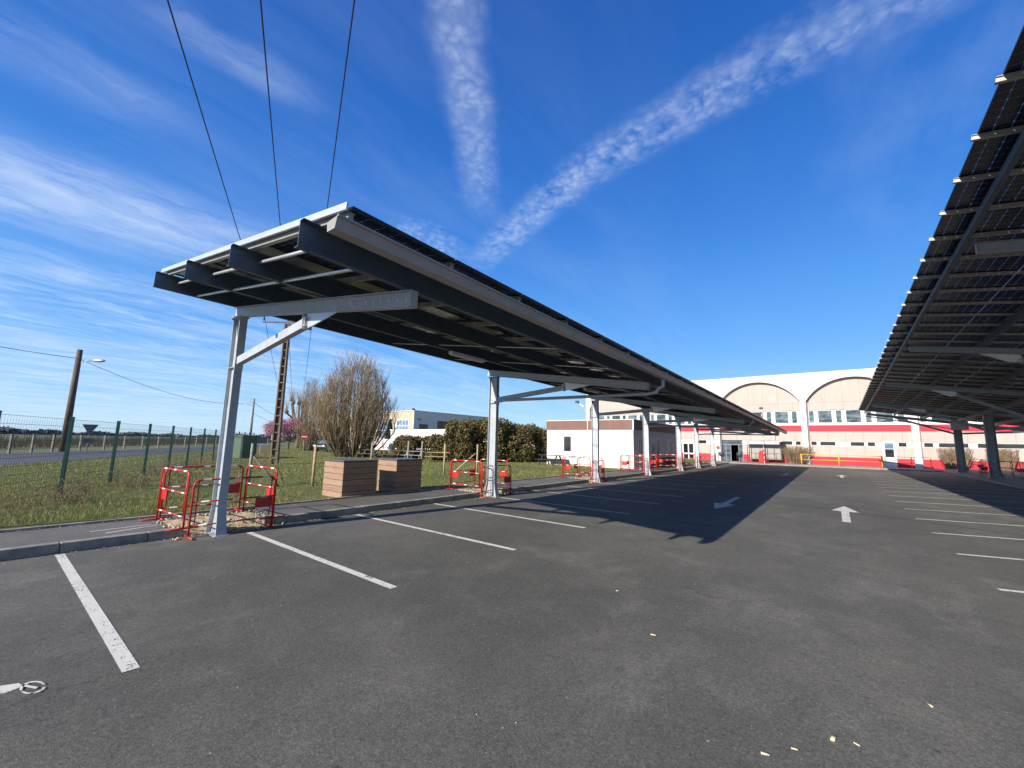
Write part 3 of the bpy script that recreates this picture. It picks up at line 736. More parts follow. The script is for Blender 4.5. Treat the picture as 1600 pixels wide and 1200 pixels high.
for yt, o_ in ((1.95, .10), (2.25, .24)):                       # round tie tubes between purlin ends
    for a_, b_ in ((-9.21, -7.37), (-7.37, -5.57), (-5.57, -3.79)):
        MB().tube([(a_, yt, ztL(a_, yt)-o_), (b_, yt, ztL(b_, yt)-o_)], .02, 8).build('tie_tube', M_ALU, CL, smooth=True)
for yt in (6.6, 8.9, 14.4, 20.5, 27, 33):
    MB().tube([(-9.2, yt, ztL(-9.2, yt)-.2), (-3.8, yt, ztL(-3.8, yt)-.2)], .012, 6).build('tie_rod', M_ALU, CL)
m_ = MB(); m_.bar((-9.42, 1.74, ztL(-9.42, 1.74)+.078), (-3.19, 1.74, ztL(-3.19, 1.74)+.078), .02, .065); m_.build('end_trim', M_ALU, CL)

KS = 0.9; RB = 0.27                                           # ground stands a little higher on that side
def ztR(x, y): return 1.75 + KS*(4.95) - .021*y - .16*(x - 2.05*KS)
RCY = [12.3*KS, 22.2*KS, 32.2*KS, 42.2*KS, 51.5*KS]; RCX = 8.4*KS
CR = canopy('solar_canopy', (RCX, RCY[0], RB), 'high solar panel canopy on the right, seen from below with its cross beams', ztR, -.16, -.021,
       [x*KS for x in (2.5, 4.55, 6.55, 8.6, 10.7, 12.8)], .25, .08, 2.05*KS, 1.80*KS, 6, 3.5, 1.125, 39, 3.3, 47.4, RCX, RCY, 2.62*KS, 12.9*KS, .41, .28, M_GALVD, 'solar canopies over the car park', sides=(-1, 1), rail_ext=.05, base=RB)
m_ = MB(); m_.box((7.15, 45.9, 3.43), (8.1, 46.13, 4.15)); m_.box((7.2, 45.878, 3.48), (8.05, 45.899, 4.10)); m_.box((7.52, 45.855, 3.78), (7.65, 45.877, 3.88))
m_.build('electric_cabinet', M_LAMP, CR, bevel=.012)
for yc in RCY[3:]:
    MB().tube([(2.2, yc-.27, ztR(2.2, yc)-.55), (7.3, yc-.27, ztR(7.3, yc)-.85), (7.3, yc-.27, .4)], .045, 8).build('downpipe', M_GALV, CR, smooth=True)

# ---------------------------------------------------------------- red site barriers
def barrier_proto(loc, label):
    W, H = 1.36, .98
    root = thing('site_barrier', loc, label, 'barrier', 'red and white barriers around the posts')
    x = W/2
    arc = [(-x + .11*(1-math.cos(t)), 0, H-.11 + .11*math.sin(t)) for t in (0, .4, .8, 1.2)]
    fr = MB().tube([(-x, 0, .03)] + arc + [(-x+.115, 0, H), (x-.115, 0, H)] + [(-p[0], 0, p[2]) for p in arc[::-1]] + [(x, 0, .03)], .0165, 8)
    fr.build('frame', M_STRIPE, root, world=False, smooth=True)
    for z in (.60, .20): MB().tube([(-x+.018, 0, z), (x-.018, 0, z)], .014, 8).build('rail', M_STRIPE, root, world=False, smooth=True)
    for s in (-1, 1): MB().tube([(s*x, -.24, .02), (s*x, .24, .02)], .0165, 8).build('foot', M_RED, root, world=False, smooth=True)
    MB().box((x-.34, -.012, .40), (x-.03, -.004, .585)).build('plate', M_RED, root, world=False)
    for sx in (-1, 1): MB().tube([(sx*(x-.07), 0, .22), (sx*(x-.07), 0, H-.02)], .010, 6).build('inner_upright', M_RED, root, world=False, smooth=True)
    return root
BAR = None
def barrier(x, y, z, deg, label, tilt=0.0):
    global BAR
    if BAR is None: BAR = o = barrier_proto((x, y, z), label)
    else:
        o = dup(BAR); o.location = (x, y, z); o['label'] = label
    o.rotation_euler = (R(tilt), 0, R(deg))
    return o
ordw = ['nearest', 'second', 'third', 'fourth', 'fifth', 'sixth', 'seventh']
for i, y in enumerate(COLY):
    o_ = ordw[i]; dy = .73; j = random.Random(i)
    if i == 0:
        barrier(-8.93, 3.17, 0.0, 91.5, 'red barrier on the asphalt in front of the nearest left post')
        barrier(-9.70, 2.40, .14, 183, 'red barrier standing across the footpath, near side of the nearest left post')
        barrier(-10.42, 3.10, .14, 90, 'red barrier behind the nearest left post, on the lawn side of the path')
        barrier(-9.72, 3.88, .14, 2, 'red barrier across the footpath on the far side of the nearest left post')
        continue
    if i < 4:
        barrier(-8.95, y+.22, 0.0, 88+j.uniform(-3, 5), f'red barrier on the car park side of the {o_} left post')
        barrier(-9.72, y-.48, .14, 180+j.uniform(-8, 4), f'red barrier across the path before the {o_} left post')
        barrier(-10.45, y+.15, .14, 92+j.uniform(-6, 6), f'red barrier on the lawn side of the {o_} left post')
        barrier(-9.75, y+.95, .14, j.uniform(-6, 8), f'red barrier across the path just beyond the {o_} left post')
    else:
        barrier(-9.72, y-.5, .14, 180+j.uniform(-8, 8), f'red barrier across the path before the {o_} left post')
        barrier(-8.92, y+.3, 0.0, 90+j.uniform(-4, 4), f'red barrier on the car park side of the {o_} left post')
        barrier(-9.75, y+.95, .14, j.uniform(-6, 6), f'red barrier across the path just beyond the {o_} left post')
for k, nm in enumerate(['front', 'middle', 'rear']):
    barrier(-10.35, 28.6+.16*k, .14, 3-2*k, f'red barrier stacked by the corner of the brown banded annex, {nm} one', 0)
for i, y in enumerate((42.2*KS, 51.5*KS)):
    o_ = ['nearer', 'farther'][i]
    barrier(RCX+.3, y-.9, .28, 4, f'red barrier in shade before the {o_} right post')
    barrier(RCX+1.1, y-.1, .28, 88, f'red barrier in shade beyond the {o_} right post, away from the bays')
    if i == 0: barrier(RCX+.2, y+.8, .28, 178, 'red barrier in shade behind the nearer right post')

# ---------------------------------------------------------------- timber boxes on the lawn edge
def timber_box(x0, x1, y0, y1, label):
    root = thing('timber_box', ((x0+x1)/2, (y0+y1)/2, .12), label, 'wooden box', 'timber boxes beside the path')
    h = 1.0; m_ = MB()
    m_.box((x0+.03, y0, .1), (x1-.03, y0+.03, h+.12)); m_.box((x0+.03, y1-.03, .1), (x1-.03, y1, h+.12)); m_.box((x0, y0, .1), (x0+.0295, y1, h+.12)); m_.box((x1-.0295, y0, .1), (x1, y1, h+.12))
    m_.build('walls', M_PLANK, root)
    m_ = MB(); m_.box((x0-.02, y0-.02, h+.1205), (x1+.02, y1+.02, h+.155)); m_.build('lid', M_LID, root, bevel=.006)
    return root
timber_box(-11.86, -10.83, 6.42, 7.50, 'brown plank box with zinc lid on the lawn edge, the nearer one')
timber_box(-11.82, -10.86, 8.22, 9.22, 'brown plank box with zinc lid on the lawn edge, farther one half in shade')

# ---------------------------------------------------------------- stakes, saplings
def stake(x, y, h, label, prop=None, m=M_STAKE, lean=(0, 0)):
    root = thing('wooden_stake', (x, y, .12), label, 'stake', 'stakes in the lawn')
    MB().tube([(x, y, .05), (x+lean[0], y+lean[1], h+.12)], [.05, .045], 10).build('post', m, root, smooth=True)
    if prop: MB().tube([(x+prop[0], y+prop[1], .1), (x+lean[0]*.5+prop[0]*.08, y+lean[1]*.5+prop[1]*.08, .12+h*.68)], .035, 8).build('brace', M_OLDW if m is M_GREYW else M_STAKE, root, smooth=True)
stake(-14.3, 7.37, 1.38, 'pale wooden stake in the lawn, left of the timber boxes')
stake(-18.5, 12.43, 1.5, 'pale wooden stake seen just above the nearer timber box', m=M_GREYW)
stake(-15.15, 14.27, 1.5, 'pale straight stake in the lawn, right of the timber boxes')
stake(-18.2, 14.47, 1.6, 'grey stake seen just above the farther timber box', m=M_GREYW)
stake(-15.05, 16.53, 1.5, 'pale stake with a slanting brace left of the second post', (-1.0, -.75))
stake(-15.79, 5.93, 1.42, 'grey weathered stake with dark slanting brace behind the nearest post', (1.05, .55), M_GREYW)
stake(-19.93, 16.88, 1.6, 'grey stake in the far lawn before the dark picnic tables', m=M_GREYW)
def sapling(x, y, h, seed, label):
    r_ = random.Random(seed); root = thing('sapling', (x, y, .12), label, 'sapling', 'thin saplings in the lawn')
    m_ = MB(); tips = []
    for k in range(r_.choice((3, 4, 5))):
        a_ = r_.uniform(0, 6.28); sp = r_.uniform(.05, .45); hh = h*r_.uniform(.7, 1)
        z0 = r_.uniform(0, .35)*h
        pts = [(x, y, .1), (x, y, .1+z0), (x+math.cos(a_)*sp*.6, y+math.sin(a_)*sp*.6, .12+z0+(hh-z0)*.35), (x+math.cos(a_)*sp, y+math.sin(a_)*sp, .12+hh)]
        m_.tube(pts, [.014, .012, .010, .005], 5); tips.append(pts)
    m_.build('stems', M_SHOOT, root)
    P = []
    for pts in tips:
        for k in range(14):
            t = r_.uniform(.25, 1); a0, b0 = Vector(pts[2]), Vector(pts[3]); q = a0.lerp(b0, t); P.append((q.x + r_.gauss(0, .03), q.y + r_.gauss(0, .03), q.z))
    v, f = cards(np.array(P), .022); fastmesh('buds', v, f, M_SHOOTL, root)
M_SHOOTL = island('spring_buds', [(0.25, 0.27, 0.05), (0.36, 0.34, 0.08), (0.16, 0.2, 0.05)], 0.7, .3)
for i, (x, y, h, lb) in enumerate([(-15.13, 6.72, 1.15, 'green thin sapling nearest to the braced grey stake'), (-14.7, 7.9, 1.3, 'thin many stemmed sapling beside the pale left stake'), (-16.6, 8.0, 1.3, 'budding sapling in the lawn below the pink tree'),
      (-19.24, 8.08, 1.2, 'thin sapling at the foot of the lattice pole'), (-16.9, 10.4, 1.4, 'tall thin sapling between lattice pole and stake'), (-17.19, 15.1, 1.3, 'small sapling in front of the low hedge'),
      (-14.2, 12.6, 1.0, 'small bare sapling right of the farther timber box'), (-18.3, 5.6, 1.1, 'bare sapling beside the green fence behind the nearest post'), (-13.6, 3.2, .9, 'dry thin sapling before the second green fence post')]):
    sapling(x, y, h, i, lb)
# dead bramble clumps along the fence
def bramble(x, y, s, seed, label):
    r_ = random.Random(seed); m_ = MB()
    for k in range(46):
        a_ = r_.uniform(0, 6.28); l = s*r_.uniform(.4, 1.1); bx = x + r_.gauss(0, s*.5); by = y + r_.gauss(0, s*.35)
        up = r_.uniform(.25, 1.0)*s
        m_.tube([(bx, by, .1), (bx+math.cos(a_)*l*.3, by+math.sin(a_)*l*.3, .12+up*.8), (bx+math.cos(a_)*l*.7, by+math.sin(a_)*l*.7, .12+up), (bx+math.cos(a_)*l, by+math.sin(a_)*l, .12+up*.6)], [.006, .005, .004, .003], 3, False)
    tag(m_.build('dry_bramble', M_TWIG2, loc=(x, y, .12)), label, 'bramble', 'dry bramble clumps by the green fence')
for i, (x, y, s, lb) in enumerate([(-14.6, 1.6, .55, 'dry pale bramble clump in front of the second green fence post'), (-17.6, 3.3, .6, 'dry bramble clump between the second and third green fence posts'), (-16.2, 4.2, .6, 'low dry brambles left of the nearest post barrier'), (-21.5, 5.0, .7, 'brambles under the fourth green fence post'), (-25, 7.4, .8, 'dry brambles by the far part of the green fence'),
     (-24, 9.5, .8, 'dry bramble clump left of the lattice pole')]): bramble(x, y, s, i, lb)

# ---------------------------------------------------------------- green mesh fence
FS = 1.16
def fxy(n): 
    xc, zc = (-10.7 - 1.08*n)*FS, (10.1 + 2.35*n)*FS
    return .79*xc - .61*zc, .61*xc + .79*zc
F0 = fxy(0)
fr = thing('mesh_fence', (F0[0], F0[1], .12), 'green wire mesh fence with square posts between lawn and road', 'fence')
FH = 2.0
for n in range(-2, 13):
    x, y = fxy(n); x2, y2 = fxy(n+1); d = Vector((x2-x, y2-y, 0)).normalized()
    m_ = MB(); m_.bar((x, y, 0), (x, y, .12+FH+.06), .075, .075, up=(d.x, d.y, 0)); m_.bar((x, y, .12+FH+.061), (x, y, .12+FH+.085), .085, .085, up=(d.x, d.y, 0))
    m_.build('post', M_GREEN, fr)
    if n == 12: break
    m_ = MB(); Ln = math.hypot(x2-x, y2-y); side = Vector((-d.y, d.x, 0))*.012
    p0 = Vector((x, y, 0)) + d*.05; p1 = Vector((x2, y2, 0)) - d*.05
    for k in range(11):
        z = .17 + k*FH/10.2
        m_.tube([p0 + Vector((0, 0, z)), p1 + Vector((0, 0, z))], .0042, 4, False)
    nn = int(Ln/.1)
    for k in range(nn+1):
        q = p0.lerp(p1, k/nn) + side*.3; m_.tube([q + Vector((0, 0, .15)), q + Vector((0, 0, .13+FH))], .0022, 3, False)
    m_.build('mesh_panel', M_WIRE, fr)

# concrete post fence beyond the road
cf = thing('post_fence', (-49, 1.9, .13), 'low fence of grey concrete posts and wire across the road', 'fence')
cpts = [(-44.5, -2.2), (-46.8, 0.0), (-49.05, 1.88), (-51.04, 3.1), (-53.3, 4.4), (-55.9, 6.35), (-58.2, 8.3), (-60.6, 10.2)] + [(-60.6 - 2.45*k, 10.2 + 1.95*k) for k in range(1, 16)]
prev = None
for x, y in cpts:
    m_ = MB(); m_.bar((x, y, 0), (x, y, 1.6), .13, .13, up=(1, .8, 0)); m_.build('post', M_FENCEC, cf)
wm = MB()
for (xa, ya), (xb, yb) in zip(cpts[:-1], cpts[1:]):
    for z in (.5, .85, 1.2, 1.5): wm.tube([(xa, ya, z), (xb, yb, z)], .006, 3, False)
wm.build('wires', M_DRAIL, cf)

# ---------------------------------------------------------------- poles and cables
def arc_pts(p, q, sag, n=14):
    p, q = Vector(p), Vector(q); return [p.lerp(q, t/n) - Vector((0, 0, 4*sag*(t/n)*(1-t/n))) for t in range(n+1)]
def lamp_pole(x, y, h, r0, r1, arm, label, m):
    root = thing('lamp_pole', (x, y, .1), label, 'street lamp', 'street lamps along the road')
    MB().tube([(x, y, 0), (x, y, h)], [r0, r1], 12).build('pole', m, root, smooth=True)
    ax_, ay_ = arm; ln = math.hypot(ax_, ay_)
    m_ = MB().tube([(x, y, h-1.25), (x+ax_*.5, y+ay_*.5, h-1.05), (x+ax_, y+ay_, h-.98)], .035, 8); m_.build('arm', M_LAMP, root, smooth=True)
    d = Vector((ax_, ay_, 0)).normalized()
    m_ = MB(); c0 = Vector((x+ax_, y+ay_, h-.96))
    m_.tube([c0, c0+d*.2, c0+d*.6, c0+d*1.0, c0+d*1.12], [.06, .13, .16, .12, .05], 10); m_.build('lamp_head', M_LAMP, root, smooth=True)
    return root
lamp_pole(-53.19, 5.04, 9.2, .27, .19, (1.0, .78), 'thick brown wooden lamp pole standing across the road at the left', M_POLEW)
lamp_pole(-87, 32.1, 9.0, .24, .15, (-2.4, -1.7), 'thin grey lamp pole far along the road beyond the transformer cabinet', M_CONC)
tel = MB(); 
for p, q, s in [((-53.19, 5.04, 8.4), (-87, 32.1, 8.3), 1.6), ((-53.19, 5.04, 8.4), (-22, -20, 8.3), .9)]: tel.tube(arc_pts(p, q, s), .022, 5, False)
tag(tel.build('telephone_cable', M_CABLE, loc=(-53.19, 5.04, 8.4)), 'thin black cable running between the two street lamp poles', 'cable')
tel = MB().tube(arc_pts((-87, 32.1, 6.3), (-150, 70, 6.5), 1.2), .03, 5, False).tube(arc_pts((-87, 32.1, 8.3), (-150, 70, 8), 1.2), .03, 5, False)
tag(tel.build('telephone_cable', M_CABLE, loc=(-87, 32.1, 6.3)), 'pair of thin cables leaving the far grey lamp pole', 'cable')
# precast lattice pole
LX, LY = -27.3, 11.55
lp = thing('lattice_pole', (LX, LY, .12), 'tall brown concrete pole with ladder like openings behind the nearest post', 'power pole')
u_ = Vector((.79, .62, 0)); H_ = 9.0
m_ = MB()
for s in (-1, 1):
    p0 = Vector((LX, LY, 0)) + u_*s*.20; p1 = Vector((LX, LY, H_)) + u_*s*.115
    m_.bar(p0, p1, .075, .20, up=(u_.x, u_.y, 0)) if False else m_.bar(p0, p1, .22, .075, up=(u_.x, u_.y, 0))
k = .5
while k < H_:
    hw = .20 - .085*k/H_ - .04
    m_.bar(Vector((LX, LY, k)) - u_*hw, Vector((LX, LY, k)) + u_*hw, .15, .07); k += .52
m_.build('shaft', M_RUST, lp)
fw = Vector((LX, LY, 0)).normalized(); o0 = fw*.045
MB().add([tuple(Vector((LX, LY, z)) + o0*k_ + u_*s*h_) for z, h_ in ((0, .162), (H_-.02, .077)) for k_ in (.6, 1.2) for s in (-1, 1)], [(0,1,5,4),(3,2,6,7),(4,5,7,6)]).build('recessed_web', M_OLDW, lp)
m_ = MB().bar(Vector((LX, LY, 9.10)) - u_*1.62, Vector((LX, LY, 9.10)) + u_*1.62, .09, .09); m_.build('crossarm', M_DRAIL, lp)
for s in (-1.55, 0, 1.55):
    q = Vector((LX, LY, 9.15)) + u_*s; i_ = MB()
    for k in range(4): i_.tube([q+Vector((0, 0, .05+.08*k)), q+Vector((0, 0, .11+.08*k))], [.05, .03], 8)
    i_.build('insulator', M_GLASSD, lp, smooth=True)
cd_ = Vector((.905, -.425, 0))
for s, nm in ((-1.55, 'left'), (0, 'middle'), (1.55, 'right')):
    q = Vector((LX, LY, 9.5)) + u_*s
    m_ = MB().tube(arc_pts(q, q + cd_*75 + Vector((0, 0, .3)), .75, 40), .014, 5, False).tube(arc_pts(q, q - cd_*60 + Vector((0, 0, -1.5)), .9, 20), .016, 5, False)
    tag(m_.build('power_line', M_CABLE, loc=q), f'{nm} one of the three black overhead wires running up from the lattice pole', 'power line', 'overhead wires from the lattice pole')

# ---------------------------------------------------------------- roadside things
cb = thing('transformer_cabinet', (-36.5, 12.9, .13), 'green and beige transformer cabinet beside the road behind the fence', 'cabinet')
rz = math.atan2(.455, -.89)
def rb(mb, cx, cy, x0, x1, y0, y1, z0, z1, ang):
    c_, s_ = math.cos(ang), math.sin(ang); pts = [(cx+x*c_-y*s_, cy+x*s_+y*c_) for x, y in ((x0, y0), (x1, y0), (x1, y1), (x0, y1))]
    return mb.add([(*p, z0) for p in pts] + [(*p, z1) for p in pts], [(0,3,2,1),(4,5,6,7),(0,1,5,4),(1,2,6,5),(2,3,7,6),(3,0,4,7)])
rb(MB(), -36.5, 12.9, -.85, .85, -.65, .65, 0, 1.75, R(20)).build('body', M_CABB, cb)
m_ = MB(); rb(m_, -36.5, 12.9, .851, .89, -.62, -.01, .15, 1.7, R(20)); rb(m_, -36.5, 12.9, .851, .89, .01, .62, .15, 1.7, R(20)); rb(m_, -36.5, 12.9, -.05, .82, -.69, -.651, .15, 1.7, R(20)); m_.build('door', M_CABG, cb)
rb(MB(), -36.5, 12.9, -.95, .98, -.75, .75, 1.751, 1.86, R(20)).build('roof', M_CABG, cb, bevel=.02)
def sign(x, y, h, label, kind, m, size, post=M_LAMP):
    root = thing('road_sign', (x, y, .13), label, 'sign', None)
    MB().tube([(x, y, 0), (x, y, h)], .035, 8).build('post', post, root)
    f = Vector((-y, x, 0)).normalized() * -1 if False else Vector((x, y, 0)).normalized()
    sd = Vector((f.y, -f.x, 0)); up = Vector((0, 0, 1)); c_ = Vector((x, y, h-size*.45)) - f*.05
    if kind == 'tri': poly = [(-.5, .45), (.5, .45), (0, -.45)]
    elif kind == 'board': poly = [(-.9, -.5), (.9, -.5), (.9, .5), (-.9, .5)]
    elif kind == 'arrow': poly = [(-.6, -.45), (.2, -.45), (.65, 0), (.2, .45), (-.6, .45)]
    else: poly = [(.5*math.cos(t*math.pi/8+math.pi/8), .5*math.sin(t*math.pi/8+math.pi/8)) for t in range(16)]
    n = len(poly); vs_ = [c_ + sd*(a_*size) + up*(b_*size) + f*o_ for o_ in (0, .03) for a_, b_ in poly]
    MB().add(vs_, [tuple(range(n)), tuple(range(2*n-1, n-1, -1))] + [(i, (i+1) % n, (i+1) % n+n, i+n) for i in range(n)]).build('plate', m, root)
    return root, c_, sd, f, up
r_, c_, sd, f, up = sign(-52.0, 6.35, 2.55, 'back of a dark triangular give way sign on the far road edge', 'tri', M_SIGNK, 1.05, M_SIGNK)
MB().bar(c_ - sd*.3 - up*.95, c_ + sd*.3 - up*.95, .03, .4).build('lower_plate', M_SIGNK, r_)
sign(-44.5, 17.4, 1.75, 'dark blue rectangular board on a short post past the transformer cabinet', 'board', M_SIGNB, .62)
r_, c_, sd, f, up = sign(-51.5, 25.0, 2.25, 'round red no entry sign on a post below the pink tree', 'disc', M_SIGNR, .72)
MB().bar(c_ - sd*.3 - f*.008, c_ + sd*.3 - f*.008, .014, .13).build('white_bar', M_SIGNW, r_)
sign(-52, 21.8, 2.0, 'white arrow shaped direction sign beside the lattice pole', 'arrow', M_SIGNW, .62)

def car(x, y, ang, label):
    root = thing('parked_car', (x, y, .13), label, 'car', None, ang)
    prof = [(-2.0, .35), (2.0, .35), (2.05, .6), (1.95, .85), (1.1, .98), (.45, 1.45), (-.9, 1.5), (-1.75, 1.05), (-2.05, .95), (-2.08, .6)]
    MB().prism(prof, 'y', -.85, .85).build('body', M_CARP, root, world=False, bevel=.06)
    MB().prism([(1.02, 1.0), (.45, 1.40), (-.85, 1.45), (-1.5, 1.05)], 'y', -.856, .856).build('side_window', M_GLASSD, root, world=False)
    ws = MB(); ws.add([(1.09, -.7, 1.0), (1.09, .7, 1.0), (.47, .6, 1.46), (.47, -.6, 1.46)], [(0, 1, 2, 3)]); 
    for v_ in range(4): pass
    ws.build('windscreen', M_GLASSB, root, world=False).location = (.015, 0, .012)
    for sx in (-1.25, 1.25):
        for sy in (-1, 1):
            wh = MB().tube([(sx, sy*.70, .32), (sx, sy*.88, .32)], .32, 16).build('wheel', M_TYRE, root, world=False)
            MB().tube([(sx, sy*.885, .32), (sx, sy*.89, .32)], .19, 12).build('rim', M_LAMP, wh, world=False)
    for sy in (-.6, .6): MB().box((2.03, sy-.16, .66), (2.065, sy+.16, .82)).build('headlight', M_FRAME, root, world=False)
car(-51.5, 28.2, R(-60), 'dark parked car under the pink tree, partly hidden by the bare willow')

# ---------------------------------------------------------------- trees and hedges
def coppice(x, y, h, rad, seed, label, nst=125, cat='tree', group=None, m1=M_BARK, m2=M_TWIG, base_r=.75):
    r_ = random.Random(seed); root = thing('bare_tree', (x, y, .12), label, cat, group)
    tr = MB(); tw = MB()
    for i in range(nst):
        az = r_.uniform(0, 6.283); q = r_.random()**.6
        br = base_r*math.sqrt(r_.random()); top = h*(1 - .46*q**2.2)*r_.uniform(.80, 1.0); out = rad*q
        pts = []; n = 8; wob_ = [r_.gauss(0, .10) for _ in range(2*n+2)]
        for k in range(n+1):
            t = k/n; rr = br*(1-t) + out*(1-(1-t)**2.1)*(1.0 if t < .55 else 1 - .16*(t-.55)/.45)
            pts.append(Vector((x + math.cos(az)*rr + wob_[2*k]*t, y + math.sin(az)*rr + wob_[2*k+1]*t, .1 + top*t)))
        r0 = r_.uniform(.025, .08)
        tr.tube(pts, [r0*(1-.85*k/n) for k in range(n+1)], 5, False)
        for b in range(17):
            t = r_.uniform(.10, .97); k = min(n-1, int(t*n)); p = pts[k].lerp(pts[k+1], t*n-k)
            a2 = az + r_.gauss(0, 1.4); ln = r_.uniform(.5, 1.6)*(1.1-.4*t); o_ = r_.uniform(.2, .75)
            q1 = p + Vector((math.cos(a2)*ln*o_*.6, math.sin(a2)*ln*o_*.6, ln*.45)); q2 = q1 + Vector((math.cos(a2)*ln*o_*.3, math.sin(a2)*ln*o_*.3, ln*.55))
            tw.tube([p, q1, q2], [.015, .010, .005], 3, False)
            for c_ in range(4):
                s0 = p.lerp(q1, r_.random()) if c_ == 0 else q1.lerp(q2, r_.random()); a3 = a2 + r_.gauss(0, 1.1); l3 = r_.uniform(.25, .7)
                tw.tube([s0, s0 + Vector((math.cos(a3)*l3*.5, math.sin(a3)*l3*.5, l3*.85))], [.010, .005], 3, False)
    tr.build('trunk', m1, root); tw.build('crown', m2, root)
    return root
coppice(-35.5, 21.8, 10.3, 3.75, 3, 'large bare willow of many upright stems behind the timber boxes', nst=170, base_r=1.5)
coppice(-55.8, 27.5, 10.4, 2.1, 5, 'smaller brown bare tree behind the large willow, left of it', 50)
def pollard(x, y, h, label):
    r_ = random.Random(4); root = thing('pollard_tree', (x, y, .12), label, 'tree')
    tr = MB(); tw = MB(); tr.tube([(x, y, 0), (x, y, h*.42)], [.35, .28], 8)
    for i in range(7):
        a_ = i*.9 + r_.uniform(-.2, .2); o_ = r_.uniform(.8, 2.2); hh = h*r_.uniform(.6, .85)
        e = Vector((x+math.cos(a_)*o_, y+math.sin(a_)*o_, hh)); tr.tube([(x, y, h*.38), (x+math.cos(a_)*o_*.7, y+math.sin(a_)*o_*.7, h*.55), e], [.2, .15, .14], 7)
        tr.tube([e-Vector((0, 0, .15)), e, e+Vector((0, 0, .35)), e+Vector((0, 0, .5))], [.16, .36, .34, .1], 8)
        for k in range(26):
            b = r_.uniform(0, 6.28); s = r_.uniform(.2, .8); l = r_.uniform(1.0, 2.6); p = e+Vector((r_.gauss(0, .15), r_.gauss(0, .15), .3))
            tw.tube([p, p+Vector((math.cos(b)*s*.6, math.sin(b)*s*.6, l*.5)), p+Vector((math.cos(b)*s, math.sin(b)*s, l))], [.02, .014, .006], 3, False)
    tr.build('trunk', M_BARK, root); tw.build('crown', M_TWIG, root)
pollard(-70.5, 33.2, 9.6, 'pollarded bare tree with knobbly limb ends beyond the pink tree')
def blossom(x, y, label):
    root = thing('blossom_tree', (x, y, .12), label, 'tree'); r_ = random.Random(2); m_ = MB()
    m_.tube([(x, y, 0), (x+.1, y, 1.4)], [.2, .15], 8); P = []
    blobs = []
    for i in range(13):
        a_ = i*2.4; rr = 2.9*math.sqrt((i+.5)/13); cx_, cy_ = x+math.cos(a_)*rr, y+math.sin(a_)*rr; cz = 2.9 + r_.uniform(-.5, .9) - .12*rr
        m_.tube([(x, y, 1.3), ((x+cx_)/2, (y+cy_)/2, 2.0), (cx_, cy_, cz)], [.09, .06, .025], 6); blobs.append((cx_, cy_, cz, r_.uniform(.8, 1.25)))
        for k in range(10):
            b = r_.uniform(0, 6.28); l = r_.uniform(.6, 1.4); m_.tube([(cx_, cy_, cz-.3), (cx_+math.cos(b)*l, cy_+math.sin(b)*l, cz+r_.uniform(-.1, .9))], [.02, .008], 4, False)
    for bx_, by_, bz_, s in blobs:
        n = 900; d = rng.normal(size=(n, 3)); d /= np.linalg.norm(d, axis=1)[:, None]; d *= (rng.random(n)**.45)[:, None]*s*np.array([1.05, 1.05, .85]) * rng.uniform(.7, 1.25, (n, 1))
        P.append(d + np.array([bx_, by_, bz_]))
    v, f = cards(np.concatenate(P), .085); m_.build('trunk', M_BARK, root); fastmesh('crown', v, f, M_BLOS, root)
blossom(-60.5, 27.2, 'round pink blossoming tree behind the lattice pole')
def hedge(blobs, name, label, m, n, size, cat='hedge', stems=40):
    x0, y0 = blobs[0][0], blobs[0][1]; root = thing(name, (x0, y0, .12), label, cat); P = []; st_ = MB(); r_ = random.Random(int(abs(x0*10)))
    tot = sum(b[3]*b[4]*b[5] for b in blobs)
    for x, y, z, sx, sy, sz in blobs:
        k = int(n*(sx*sy*sz)/tot); d = rng.normal(size=(k, 3)); d /= np.linalg.norm(d, axis=1)[:, None]
        # squarish, clipped outline with uneven surface
        pw = np.abs(d)**.62*np.sign(d); rr = (rng.random(k)**.36)
        lump = 1 + .10*np.sin(d[:, 0]*7 + x)*np.sin(d[:, 1]*6 + y*2)*np.sin(d[:, 2]*8) + rng.normal(0, .035, k)
        q = pw*rr[:, None]*lump[:, None]*np.array([sx, sy, sz]) + np.array([x, y, z]); P.append(q[q[:, 2] > .15])
        for j in range(int(stems*sx*sy/4)+4):
            bx_, by_ = x + r_.uniform(-.8, .8)*sx, y + r_.uniform(-.8, .8)*sy; tz = z + sz*r_.uniform(.4, 1.05)
            st_.tube([(bx_, by_, .1), (bx_+r_.gauss(0, .2), by_+r_.gauss(0, .2), tz*.6), (bx_+r_.gauss(0, .35), by_+r_.gauss(0, .35), tz)], [.025, .018, .006], 4, False)
    v, f = cards(np.concatenate(P), size); st_.build('stems', M_TWIG2, root); fastmesh('foliage', v, f, m, root)
hedge([(-24.9, 25.5, 1.75, 1.5, 1.4, 1.85), (-23.2, 27.4, 1.8, 1.6, 1.5, 2.0), (-21.6, 29.6, 1.65, 1.5, 1.5, 1.75), (-20.6, 31.2, 1.5, 1.1, 1.1, 1.6), (-22.4, 28.5, 1.2, 1.5, 1.3, 1.3)], 'tall_shrub', 'large dark clipped shrub behind the second left post', M_LEAFH, 60000, .085, 'shrub')
hedge([(-29.9, 23.8, 1.0, 1.35, 1.1, 1.2), (-27.8, 25.4, 1.05, 1.5, 1.2, 1.25), (-25.6, 26.6, 1.1, 1.5, 1.2, 1.3)], 'low_hedge', 'lower brownish hedge left of the large dark shrub', M_LEAFL, 38000, .085)
